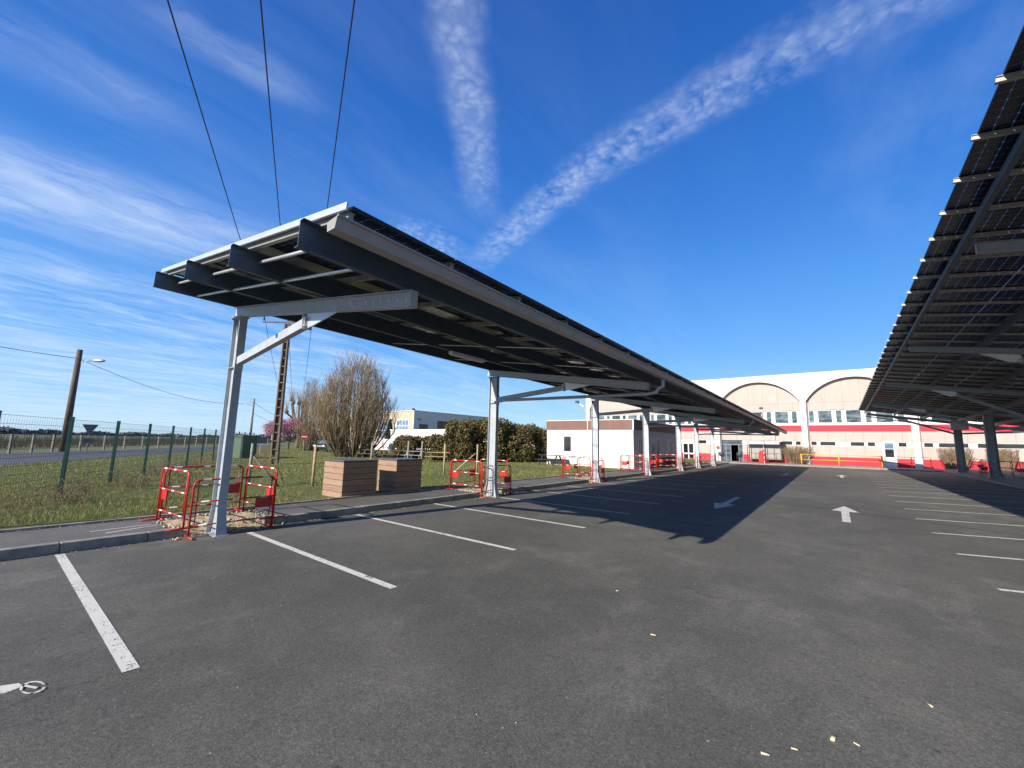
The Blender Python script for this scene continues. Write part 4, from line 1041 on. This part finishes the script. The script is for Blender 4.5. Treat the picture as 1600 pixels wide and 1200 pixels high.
def conifer(x, y, h, r, label):
    root = thing('conifer', (x, y, .12), label, 'tree', 'dark conifers by the school'); n = 2600; t = rng.random(n)**.8; a_ = rng.uniform(0, 6.28, n); rr = r*(1-t)*rng.uniform(.55, 1.05, n) + .05
    P = np.stack([x+np.cos(a_)*rr, y+np.sin(a_)*rr, .2+t*h], 1); v, f = cards(P, .11); fastmesh('crown', v, f, M_CONIF, root); MB().tube([(x, y, 0), (x, y, h*.8)], [.12, .03], 6).build('trunk', M_BARK, root)
conifer(-58.5, 42.5, 5.0, 1.2, 'dark narrow conifer at the corner of the white low block')
conifer(-56.5, 42.0, 3.4, 1.0, 'small dark conifer beside the white low block, by the bins')
# far line of bare scrub and hedge beyond the concrete posts
def scrub():
    P = []; F = []
    for k in range(3800):
        t = rng.random()**1.4; base = np.array([-50.0, -6.0]) + np.array([-.79, .62])*(t*170) + np.array([-.62, -.79])*rng.uniform(1.5, 14+25*t)
        cl = .5+.5*math.sin(t*55)*math.sin(t*23+1); h = rng.uniform(.3, 1.0) + cl*rng.uniform(.2, 1.5)
        for s in range(4):
            a_ = rng.uniform(0, 6.28); o_ = rng.uniform(.1, .7); b0 = len(P); wd = .018 + .03*t
            P += [(base[0]-wd, base[1]+wd, .1), (base[0]+wd, base[1]-wd, .1), (base[0]+math.cos(a_)*o_, base[1]+math.sin(a_)*o_, .1+h)]; F.append((b0, b0+1, b0+2))
    tag(fastmesh('scrub', np.array(P), np.array(F), M_SCRUB), 'bare brown scrub along the concrete posts across the road', 'scrub', kind='stuff')
scrub()
def treeline():
    P = []; n = 26000
    t = rng.random(n); az = np.radians(-92 + t*88); d = 420 + 60*np.sin(t*9) + rng.uniform(0, 25, n)
    hh = 2.6 + 1.3*np.sin(t*41)*np.sin(t*17+1) + 0.8*np.sin(t*190)
    z = rng.random(n)*hh
    P = np.stack([d*np.sin(az), d*np.cos(az), z], 1); v, f = cards(P, 1.5); tag(fastmesh('far_trees', v, f, M_FAR), 'dark far line of woods on the horizon', 'trees', kind='stuff')
M_FAR = island('far_wood', [(0.15, 0.16, 0.17), (0.19, 0.19, 0.185), (0.17, 0.18, 0.17)], .9)
treeline()

# ---------------------------------------------------------------- picnic tables
def picnic(x, y, deg, label, m, mt):
    root = thing('picnic_table', (x, y, .13), label, 'picnic table', 'picnic tables on the lawn', R(deg))
    m_ = MB()
    for k in range(5): m_.box((-.9, -.36+.145*k, .72), (.9, -.36+.145*k+.135, .76))
    m_.build('table_top', mt, root, world=False)
    for s in (-1, 1): MB().box((-.9, s*.62, .42), (.9, s*.88, .46)).build('bench', mt, root, world=False)
    for sx in (-.62, .62):
        m_ = MB()
        for s in (-1, 1): m_.bar((sx, s*.72, 0), (sx, s*.2, .7185), .07, .09, up=(1, 0, 0))
        m_.bar((sx+.075, -.86, .375), (sx+.075, .86, .375), .07, .08); m_.build('trestle', m, root, world=False)
picnic(-29.6, 21.9, 35, 'dark brown picnic table on the lawn left of the low hedge', M_OLDW, M_OLDW)
picnic(-31.6, 21.4, 20, 'dark picnic table close beside the large bare willow', M_OLDW, M_OLDW)
picnic(-27.6, 22.7, 25, 'grey topped picnic table just in front of the low hedge', M_GREYW, M_GREYW)
picnic(-24.6, 22.6, 30, 'picnic table with sunlit pale top before the large dark shrub', M_OLDW, M_STAKE)
picnic(-17.0, 26.9, 0, 'thin legged dark picnic table against the white annex wall', M_DRAIL, M_DRAIL)
def bin_(x, y, label):
    root = thing('wheelie_bin', (x, y, .13), label, 'bin', 'bins by the low block')
    MB().add([(x-.25, y-.28, .1), (x+.25, y-.28, .1), (x+.25, y+.28, .1), (x-.25, y+.28, .1), (x-.31, y-.36, 1.1), (x+.31, y-.36, 1.1), (x+.31, y+.36, 1.1), (x-.31, y+.36, 1.1)], [(0,3,2,1),(4,5,6,7),(0,1,5,4),(1,2,6,5),(2,3,7,6),(3,0,4,7)]).build('body', M_SIGNB, root, bevel=.02)
    MB().box((x-.33, y-.40, 1.101), (x+.33, y+.38, 1.17)).build('lid', M_BLACKP, root, bevel=.02)
    MB().tube([(x-.28, y+.32, .1), (x+.28, y+.32, .1)], .1, 10).build('wheel', M_TYRE, root)
bin_(-50.4, 37.2, 'dark wheelie bin by the white low block, nearer the conifer'); bin_(-49.3, 37.6, 'dark wheelie bin by the white low block, right hand one')

# ---------------------------------------------------------------- buildings
def window(parent, x0, x1, z0, z1, y, axis='y', fr=.06, m=M_FRAME, mg=M_GLASS, mull=(), trans=(), depth=.05):
    """window in a wall facing -Y (axis 'y') or +X (axis 'x'; then x0,x1 run along Y and y is the wall's X)"""
    m_ = MB(); g_ = MB()
    def bx(mb, a0, a1, c0, c1, d0, d1):
        if axis == 'y': mb.box((a0, y-d1, c0), (a1, y-d0, c1))
        else: mb.box((y+d0, a0, c0), (y+d1, a1, c1))
    bx(m_, x0, x1, z0, z0+fr, .002, depth); bx(m_, x0, x1, z1-fr, z1, .002, depth); bx(m_, x0, x0+fr, z0+fr, z1-fr, .002, depth); bx(m_, x1-fr, x1, z0+fr, z1-fr, .002, depth)
    for q in mull: bx(m_, q-fr*.4, q+fr*.4, z0+fr, z1-fr, .012, depth-.002)
    for q in trans: bx(m_, x0+fr, x1-fr, q-fr*.4, q+fr*.4, .012, depth-.004)
    bx(g_, x0+fr, x1-fr, z0+fr, z1-fr, .002, .010)
    wn = m_.build('window', m, parent); g_.build('pane', mg, wn)
    return wn
# --- main hall
YF = 56.0; BW = 8.75
hall = thing('vaulted_hall', (1.9, YF, 0), 'long beige hall with red bands and white vaulted arches', 'building')
PIL = [-28.75 + BW*i for i in range(8)]                   # pillar axes (-2.5 and 6.25 are the two in view)
XL, XR = -29.3, PIL[-1] + .5
w_ = MB()
ENT = (-10.95, -8.65); WD = (-15.5, -14.1)
def wallrow(z0, z1, holes=()):
    xs = [XL] + [e for h_ in holes for e in h_] + [XR]
    for i in range(0, len(xs), 2): w_.box((xs[i], YF, z0), (xs[i+1], YF+.4, z1))
wallrow(.98, 2.10, [WD, ENT]); wallrow(2.62, 3.66, [WD] if False else ()); w_.box((XL, YF, 5.98), (XR, YF+.4, 9.7))
w_.build('wall', M_BEIGE, hall)
m_ = MB()
for a_, b_ in ((XL, WD[0]), (WD[1], ENT[0]), (ENT[1], XR)): m_.box((a_, YF-.02, 0), (b_, YF+.4, .979))
m_.box((XL, YF-.02, 3.661), (XR, YF+.4, 4.32)); m_.build('red_band', M_HRED, hall)
m_ = MB(); m_.box((XL, YF-.05, 4.3205), (XR, YF+.4, 4.50)); m_.build('sill_band', M_FASC, hall)
m_ = MB(); m_.box((XL, YF+.10, 4.5005), (XR, YF+.4, 5.9795))
for a_, b_ in ((XL, WD[0]), (WD[1], ENT[0]), (ENT[1], XR)): m_.box((a_, YF+.06, 2.1005), (b_, YF+.4, 2.6195))
m_.build('window_band', M_FASC, hall)
for i, p in enumerate(PIL[:-1]):
    c0 = p + 2.5                                           # offset so that bay between -2.5 and 6.25 reads as measured
    for a_, b_ in ((-2.08, -1.55), (-1.27, 0.0), (.27, .82), (1.10, 2.40), (2.68, 3.22), (3.50, 4.84), (5.1, 5.66)):
        window(hall, c0+a_, c0+b_, 4.54, 5.94, YF+.10, mg=M_GLASS if p < 4 else M_GLASSD, fr=.05)
    if abs(p+11.25) < .1: lows = [(-1.4+.0, -.2), (3.74-8.75+8.75, 5.06), (5.3, 5.83)]
    elif abs(p+2.5) < .1: lows = [(-2.06, -1.5), (-1.27, .1), (1.26, 2.43), (2.63, 3.27), (4.95, 5.6)]
    elif p < -11.3: lows = [(-2.0, -.9), (3.6, 4.9)] if p > -21 else [(-2, -.9)]
    else: lows = [(-2.0, -1.3), (-1.0, 1.0), (1.5, 2.1), (2.6, 4.4), (4.9, 5.7)]
    for a_, b_ in lows:
        if abs(p+11.25) < .1 and c0+a_ < ENT[1]+.2: continue
        window(hall, c0+a_, c0+b_, 2.13, 2.60, YF+.06, mg=M_GLASSD, fr=.04)
# white fascia with arched openings
sp, rise, hw = 7.05, 2.35, BW/2 - .32
def arch(dx): 
    rad = (hw*hw + rise*rise)/(2*rise); return sp + rise - rad + math.sqrt(max(0, rad*rad - dx*dx))
m_ = MB(); ztop = 9.98; yF0, yF1 = YF-.36, YF-.01
NA = 28
for p in PIL[:-1]:
    cx_ = p + BW/2; xs = [cx_ - hw + 2*hw*k/NA for k in range(NA+1)]
    for a_, b_ in zip(xs[:-1], xs[1:]):
        za, zb = arch(a_-cx_), arch(b_-cx_)
        m_.add([(a_, yF0, za), (b_, yF0, zb), (b_, yF0, ztop), (a_, yF0, ztop)], [(0, 1, 2, 3)])
        m_.add([(a_, yF0, za), (b_, yF0, zb), (b_, yF1, zb), (a_, yF1, za)], [(3, 2, 1, 0)])
for p in PIL:
    m_.add([(p-.32, yF0, 6.95), (p+.32, yF0, 6.95), (p+.32, yF0, ztop), (p-.32, yF0, ztop), (p-.32, yF1, 6.95), (p+.32, yF1, 6.95), (p+.32, yF1, ztop), (p-.32, yF1, ztop)], [(0, 1, 2, 3), (0, 4, 5, 1), (0, 3, 7, 4), (1, 5, 6, 2)])
m_.build('fascia', M_FASC, hall)
for p in PIL[:-1]:
    cx_ = p + BW/2; r_ = MB()
    pts = [(cx_ + dx_, arch(dx_)) for dx_ in [-hw + 2*hw*k/NA for k in range(NA+1)]]
    for (xa, za), (xb, zb) in zip(pts[:-1], pts[1:]):
        n_ = Vector((-(zb-za), xb-xa)).normalized()*.22
        r_.add([(xa, yF0-.12, za-.03), (xb, yF0-.12, zb-.03), (xb+n_.x*.9, yF0-.12, zb+n_.y*.9), (xa+n_.x*.9, yF0-.12, za+n_.y*.9), (xa, yF0+.03, za-.03), (xb, yF0+.03, zb-.03), (xb+n_.x*.9, yF0-.001, zb+n_.y*.9), (xa+n_.x*.9, yF0-.001, za+n_.y*.9)],
               [(0, 1, 2, 3), (0, 4, 5, 1), (3, 2, 6, 7)])
    r_.build('arch_rim', M_FASC, hall)
m_ = MB(); m_.box((XL, yF0, ztop+.0005), (XR, YF+34, ztop+.12)); m_.build('roof', M_FASC, hall)
m_ = MB(); m_.box((XL-.01, YF+.41, 0), (XL+.3, YF+33.5, ztop-.001)); m_.box((XR-.3, YF+.41, 0), (XR+.01, YF+33.5, ztop-.001)); m_.box((XL+.31, YF+33, 0), (XR-.31, YF+33.4, ztop-.001)); m_.build('side_wall', M_FASC, hall)
for p in PIL:
    m_ = MB(); m_.box((p-.26, YF-.42, .0), (p+.26, YF-.021, 6.94)); m_.build('pilaster', M_WHITE, hall)
for p in PIL[2:6]:
    m_ = MB(); m_.tube([(p+.33, YF-.12, .15), (p+.33, YF-.12, 6.85)], .05, 8)
    for z in (1.2, 3.0, 5.2): m_.box((p+.27, YF-.175, z), (p+.39, YF-.0215, z+.05))
    m_.build('downpipe', M_GUT, hall)
for x_, z_ in ((-5.6, 3.2), (1.2, 3.25), (8.4, 3.2)):
    m_ = MB()
    for k in range(5): m_.box((x_, YF-.03, z_+.05*k), (x_+.32, YF-.002, z_+.05*k+.035))
    m_.build('wall_vent', M_SGREY, hall)
# left end: slanting valley spout with lamps
m_ = MB().bar((XL-.1, YF-.4, 7.3), (XL-1.1, YF-.6, 8.05), .25, .22); m_.build('roof_spout', M_FASC, hall)
m_ = MB().box((XL-1.25, YF-1.0, 7.9), (XL-.75, YF-.75, 8.2)); m_.build('floodlight', M_DRAIL, hall)
M_GLASSE = glass('entrance_glass', (.05, .07, .085), (.14, .18, .20))
# entrance with one leaf open
m_ = MB(); e0, e1 = ENT
m_.box((e0, YF+.05, 2.05), (e1, YF+.12, 2.12)); m_.box((e0, YF+.05, .13), (e0+.07, YF+.12, 2.6)); m_.box((e1-.07, YF+.05, .13), (e1, YF+.12, 2.6))
m_.box((-9.98, YF+.05, .13), (-9.92, YF+.12, 2.0495)); m_.box((-9.13, YF+.05, .13), (-9.07, YF+.12, 2.0495)); m_.box((e0+.071, YF+.05, 1.05), (-9.981, YF+.12, 1.11)); m_.box((-10.5, YF+.051, .13), (-10.44, YF+.119, 2.0495)) 
dr = m_.build('entrance_door', M_DOORF, hall)
m_ = MB(); m_.box((e0+.08, YF+.08, .15), (-9.985, YF+.086, 2.045)); m_.box((e0+.08, YF+.08, 2.125), (e1-.08, YF+.086, 2.61)); m_.box((-9.065, YF+.08, .15), (e1-.08, YF+.086, 2.045)); m_.build('glazing', M_GLASSE, dr)
m_ = MB(); m_.quad((e0-.5, YF+3, 0), (e1+.5, YF+3, 0), (e1+.5, YF+3, 2.7), (e0-.5, YF+3, 2.7)); m_.quad((e0-.5, YF+.41, 0), (e0-.5, YF+3, 0), (e0-.5, YF+3, 2.7), (e0-.5, YF+.41, 2.7)); m_.quad((e1+.5, YF+.41, 0), (e1+.5, YF+3, 0), (e1+.5, YF+3, 2.7), (e1+.5, YF+.41, 2.7))
m_.quad((e0-.5, YF+.41, .02), (e1+.5, YF+.41, .02), (e1+.5, YF+3, .02), (e0-.5, YF+3, .02)); m_.quad((e0-.5, YF+.41, 2.7), (e1+.5, YF+.41, 2.7), (e1+.5, YF+3, 2.7), (e0-.5, YF+3, 2.7)); m_.build('hallway', M_DARK, hall)
# glazed double door left of the entrance
m_ = MB(); d0, d1 = WD
m_.box((d0, YF+.03, 2.1), (d1, YF+.3, 2.61)); m_.box((d0, YF+.03, .02), (d0+.1, YF+.12, 2.0995)); m_.box((d1-.1, YF+.03, .02), (d1, YF+.12, 2.0995)); m_.box(((d0+d1)/2-.06, YF+.03, .02), ((d0+d1)/2+.06, YF+.12, 2.0995)); m_.box((d0+.101, YF+.031, .85), ((d0+d1)/2-.061, YF+.119, .95)); m_.box(((d0+d1)/2+.061, YF+.031, .85), (d1-.101, YF+.119, .95))
dr = m_.build('side_door', M_FRAME, hall); MB().box((d0+.1, YF+.07, .02), (d1-.1, YF+.08, 2.0995)).build('glazing', M_GLASSD, dr)
# white side door with window (between the two visible pillars, right)
m_ = MB(); m_.box((3.75, YF-.09, .0), (4.75, YF-.0215, 2.62)); dr = m_.build('service_door', M_FRAME, hall); m_ = MB(); m_.box((3.92, YF-.10, 1.12), (4.58, YF-.0905, 1.9)); m_.build('door_glass', M_GLASSD, dr); m_ = MB(); m_.box((3.92, YF-.10, 1.95), (4.58, YF-.0905, 2.5)); m_.build('door_glass', M_GLASSB, dr)
m_ = MB().tube([(-11.25, YF-.48, 1.7), (-11.25, YF-.421, 1.7)], .2, 16); m_.build('wall_plaque', M_BROWN, hall)

# --- annex
AX0, AX1, AY0, AY1, AH = -18.0, -10.95, 27.87, 38.4, 3.5
an = thing('flat_annex', ((AX0+AX1)/2, AY0, .13), 'low flat roofed white annex with brown upper band', 'building')
m_ = MB(); m_.box((AX0, AY0, 0), (AX1, AY1, 2.82)); m_.build('wall', M_WHITE, an)
m_ = MB(); m_.box((AX0-.04, AY0-.04, 2.8205), (AX1+.04, AY1+.04, AH)); m_.build('roof_band', M_BROWN, an)
m_ = MB(); m_.box((AX0-.06, AY0-.06, AH+.0005), (AX1+.06, AY1+.06, AH+.04)); m_.box((AX1-.03, AY0-.055, 2.8), (AX1+.055, AY0+.03, AH-.001)); m_.box((AX0+3.55, AY0-.05, 2.8), (AX0+3.60, AY0-.0405, AH-.001)); m_.build('trim', M_FRAME, an)
window(an, -16.5, -15.75, 1.12, 2.38, AY0, fr=.07, mg=M_GLASSD)
m_ = MB(); m_.box((-16.7, AY0-.09, 2.5), (-15.6, AY0-.001, 2.56)); m_.build('window_hood', M_FRAME, an)
for a_, b_ in ((28.7, 29.35), (31.2, 32.05), (32.4, 33.2), (35.3, 36.2)): window(an, a_, b_, .85, 2.25, AX1, axis='x', fr=.06, mg=M_GLASSD if a_ > 31 else M_GLASS, mull=[(a_+b_)/2])
for k, (y0, y1) in enumerate([(30.9, 33.3), (34.7, 36.3)]):
    root = thing('wall_planter', (-10.68, (y0+y1)/2, .135), ['long low brown planter against the shaded annex wall', 'short brown planter against the shaded annex wall, farther on'][k], 'planter', 'planters along the annex')
    m_ = MB(); m_.box((-10.93, y0, .135), (-10.5, y1, .78)); m_.build('body', M_PLANK, root); m_ = MB(); m_.box((-10.945, y0-.02, .781), (-10.48, y1+.02, .82)); m_.build('rim', M_OLDW, root)

# --- school far left
SX, SY = -59.9, 48.5
sc = thing('school_block', (SX, SY, .13), 'cream two storey flat roofed building behind the bare willow', 'building')
m_ = MB(); m_.box((-90, SY, 0), (SX-.3, SY+22, 7.05)); m_.build('wall', M_CREAM, sc)
m_ = MB(); m_.box((SX-.2995, SY-.02, 0), (SX, SY+22, 7.05)); m_.build('end_wall', M_SGREY, sc)
m_ = MB(); m_.box((-90.1, SY-.12, 7.0505), (SX+.1, SY+22.1, 7.2)); m_.build('roof', M_SGREY, sc)
window(sc, -70.4, -66.4, .6, 5.3, SY, fr=.12, mg=M_GLASSB, mull=[-69.1, -67.7], trans=[2.0, 3.6])
window(sc, -64.9, -61.3, 3.55, 5.55, SY, fr=.12, mg=M_GLASSB, mull=[-64, -63.1, -62.2], trans=[4.4])
window(sc, -76, -72.5, .6, 5.3, SY, fr=.12, mg=M_GLASSB, mull=[-74.8, -73.6], trans=[2.0, 3.6])
window(sc, 49.8, 51.8, 3.75, 4.75, SX, axis='x', fr=.1, m=M_DARKF, mg=M_GLASSD, mull=[50.8]); window(sc, 54.2, 57.3, 4.05, 5.55, SX, axis='x', fr=.1, m=M_DARKF, mg=M_GLASSD, mull=[55.2, 56.3])
m_ = MB(); m_.box((SX-1.2, SY+.4, 7.2005), (SX-.8, SY+.8, 7.6)); m_.box((SX+.001, SY+1.0, 5.5), (SX+.25, SY+1.3, 5.7)); m_.build('roof_lamp', M_DRAIL, sc)
lb_ = thing('low_block', (-40, 38.3, .13), 'long white single storey block behind the low hedge and dark shrub', 'building')
m_ = MB(); m_.box((-52.5, 38.3, 0), (-21.0, 46, 3.15)); m_.build('wall', M_WHITE, lb_)
m_ = MB(); m_.box((-52.6, 38.2, 3.1505), (-20.9, 46.1, 3.32)); m_.build('roof', M_FASC, lb_)
m_ = MB(); m_.box((-51.9, 38.24, .1), (-50.6, 38.299, 2.3)); m_.build('door', M_FRAME, lb_)
for a_ in (-46, -42, -26.0, -23.5): window(lb_, a_, a_+1.6, 1.0, 2.2, 38.3, fr=.08, mg=M_GLASSD)
tag(MB().box((-66, 41.5, 0), (-53.3, 41.8, 1.9)).build('boundary_wall', mat('pink_render', (.72, .60, .56), .85, var=.06), loc=(-60, 41.6, 0)), 'pale pinkish wall behind the base of the bare willow', 'wall')

# --- far blocks at left horizon between lattice pole and school are hidden by the trees
# ---------------------------------------------------------------- in front of the hall
rl = thing('yellow_railing', (.3, 53.9, .125), 'yellow tube railing in front of the hall', 'railing')
for x in (-2.9, .22, 3.5): MB().tube([(x, 53.9, .1), (x, 53.9, 1.22)], .06, 8).build('post', M_YEL, rl, smooth=True)
for z in (1.18, .65): MB().tube([(-2.9, 53.9, z), (3.5, 53.9, z)], .03, 8).build('rail', M_YEL, rl, smooth=True)
rl = thing('dark_railing', (-6, 53.4, .125), 'thin dark metal railing running from the entrance to the yellow railing', 'railing')
for x in (-10.8, -8.9, -7.0, -5.1, -3.2): MB().tube([(x, 53.4, .1), (x, 53.4, 1.2)], .03, 6).build('post', M_DRAIL, rl)
for z in (1.18, .65): MB().tube([(-8.9, 53.4, z), (-3.2, 53.4, z)], .022, 6).build('rail', M_DRAIL, rl)
rl = thing('corner_railing', (5.2, 54.2, .125), 'low yellow ended railing in shade right of the white service door', 'railing')
for x in (3.75, 5.6, 6.9): MB().tube([(x, 54.3, .1), (x, 54.3, 1.2)], .04, 6).build('post', M_YEL, rl)
for z in (1.18, .6): MB().tube([(3.75, 54.3, z), (6.9, 54.3, z)], .02, 6).build('rail', M_DRAIL, rl)
M_SHELT = mat('shelter_panel', (.36, .33, .29), .3, var=.15)
bs_ = thing('bike_shelter', (-6.3, 54.6, .125), 'small open shelter of thin dark posts and pale roof beside the entrance', 'shelter')
for x in (-7.9, -6.3, -4.7):
    for y in (54.1, 55.3): MB().tube([(x, y, .1), (x, y, 2.45)], .035, 6).build('post', M_DRAIL, bs_)
MB().box((-8.1, 53.9, 2.451), (-4.5, 55.38, 2.56)).build('roof', M_LAMP, bs_, bevel=.01)
for a_, b_ in ((-7.85, -6.35), (-6.25, -4.75)): MB().box((a_, 55.28, .5), (b_, 55.30, 2.1)).build('back_panel', M_SHELT, bs_)
ms = thing('striped_mast', (-6.05, 51.9, .13), 'thin red and white striped mast with a floodlight in front of the shelter', 'mast')
MB().tube([(-6.05, 51.9, .1), (-6.05, 51.9, 5.9)], .028, 8).build('pole', M_MAST, ms)
MB().box((-6.22, 51.75, 5.9), (-5.88, 51.95, 6.12)).build('floodlight', M_DRAIL, ms, bevel=.02)
rb_ = thing('red_container', (-6.3, 52.6, .13), 'small red upright container at the foot of the striped mast', 'container')
MB().prism([(-6.65, .14), (-5.9, .14), (-5.95, 1.15), (-6.2, 1.5), (-6.5, 1.45), (-6.62, 1.1)], 'y', 52.3, 52.9).build('body', M_RED, rb_, bevel=.05)
MB().box((-6.5, 52.27, .95), (-6.05, 52.299, 1.2)).build('flap', M_HRED, rb_)
def twig_bush(x, y, rx, ry, h, seed, label, flat=True):
    r_ = random.Random(seed); root = thing('bare_shrub', (x, y, .12), label, 'shrub', 'bare shrubs along the hall'); m_ = MB(); t_ = MB()
    for i in range(130):
        a_ = r_.uniform(0, 6.28); q = math.sqrt(r_.random()); bx_, by_ = x+math.cos(a_)*q*rx*.5, y+math.sin(a_)*q*ry*.5; ex_, ey_ = x+math.cos(a_)*q*rx, y+math.sin(a_)*q*ry; hh = h*r_.uniform(.85, 1)
        mid = Vector(((bx_+ex_)/2+r_.gauss(0, .05), (by_+ey_)/2, .12+hh*.5)); top = Vector((ex_, ey_, .12+hh))
        m_.tube([(bx_, by_, .1), mid, top], [.02, .014, .008], 4, False)
        for k in range(7):
            s0 = mid.lerp(top, r_.random()); b = r_.uniform(0, 6.28); l = r_.uniform(.15, .45); e = s0+Vector((math.cos(b)*l*.6, math.sin(b)*l*.6, l*.8)); e.z = min(e.z, .12+h*1.02); t_.tube([s0, e], [.008, .004], 3, False)
    m_.build('stems', M_TWIG2, root); t_.build('twigs', M_TWIG, root)
twig_bush(-3.4, 55.0, 1.7, .6, 1.9, 1, 'bare brown clipped shrub behind the left end of the yellow railing')
twig_bush(8.6, 54.8, 1.2, .7, 2.0, 2, 'bare brown shrub at the hall, left of the farther right post')
twig_bush(11.4, 54.8, 1.1, .7, 2.0, 3, 'bare brown shrub at the hall, right of the farther right post')
for i, (x, y, lb) in enumerate([(-8.4, 52.2, 'dark round planter pot on a stand before the entrance, right'), (-10.2, 52.0, 'dark round planter pot on a stand before the entrance, left')]):
    root = thing('pot_stand', (x, y, .125), lb, 'planter', 'dark pots before the entrance'); MB().tube([(x, y, .1), (x, y, .75)], .04, 8).build('leg', M_DRAIL, root); MB().tube([(x, y, .7), (x, y, .8), (x, y, 1.1), (x, y, 1.2)], [.12, .26, .30, .22], 12).build('pot', M_DARKF, root, smooth=True)
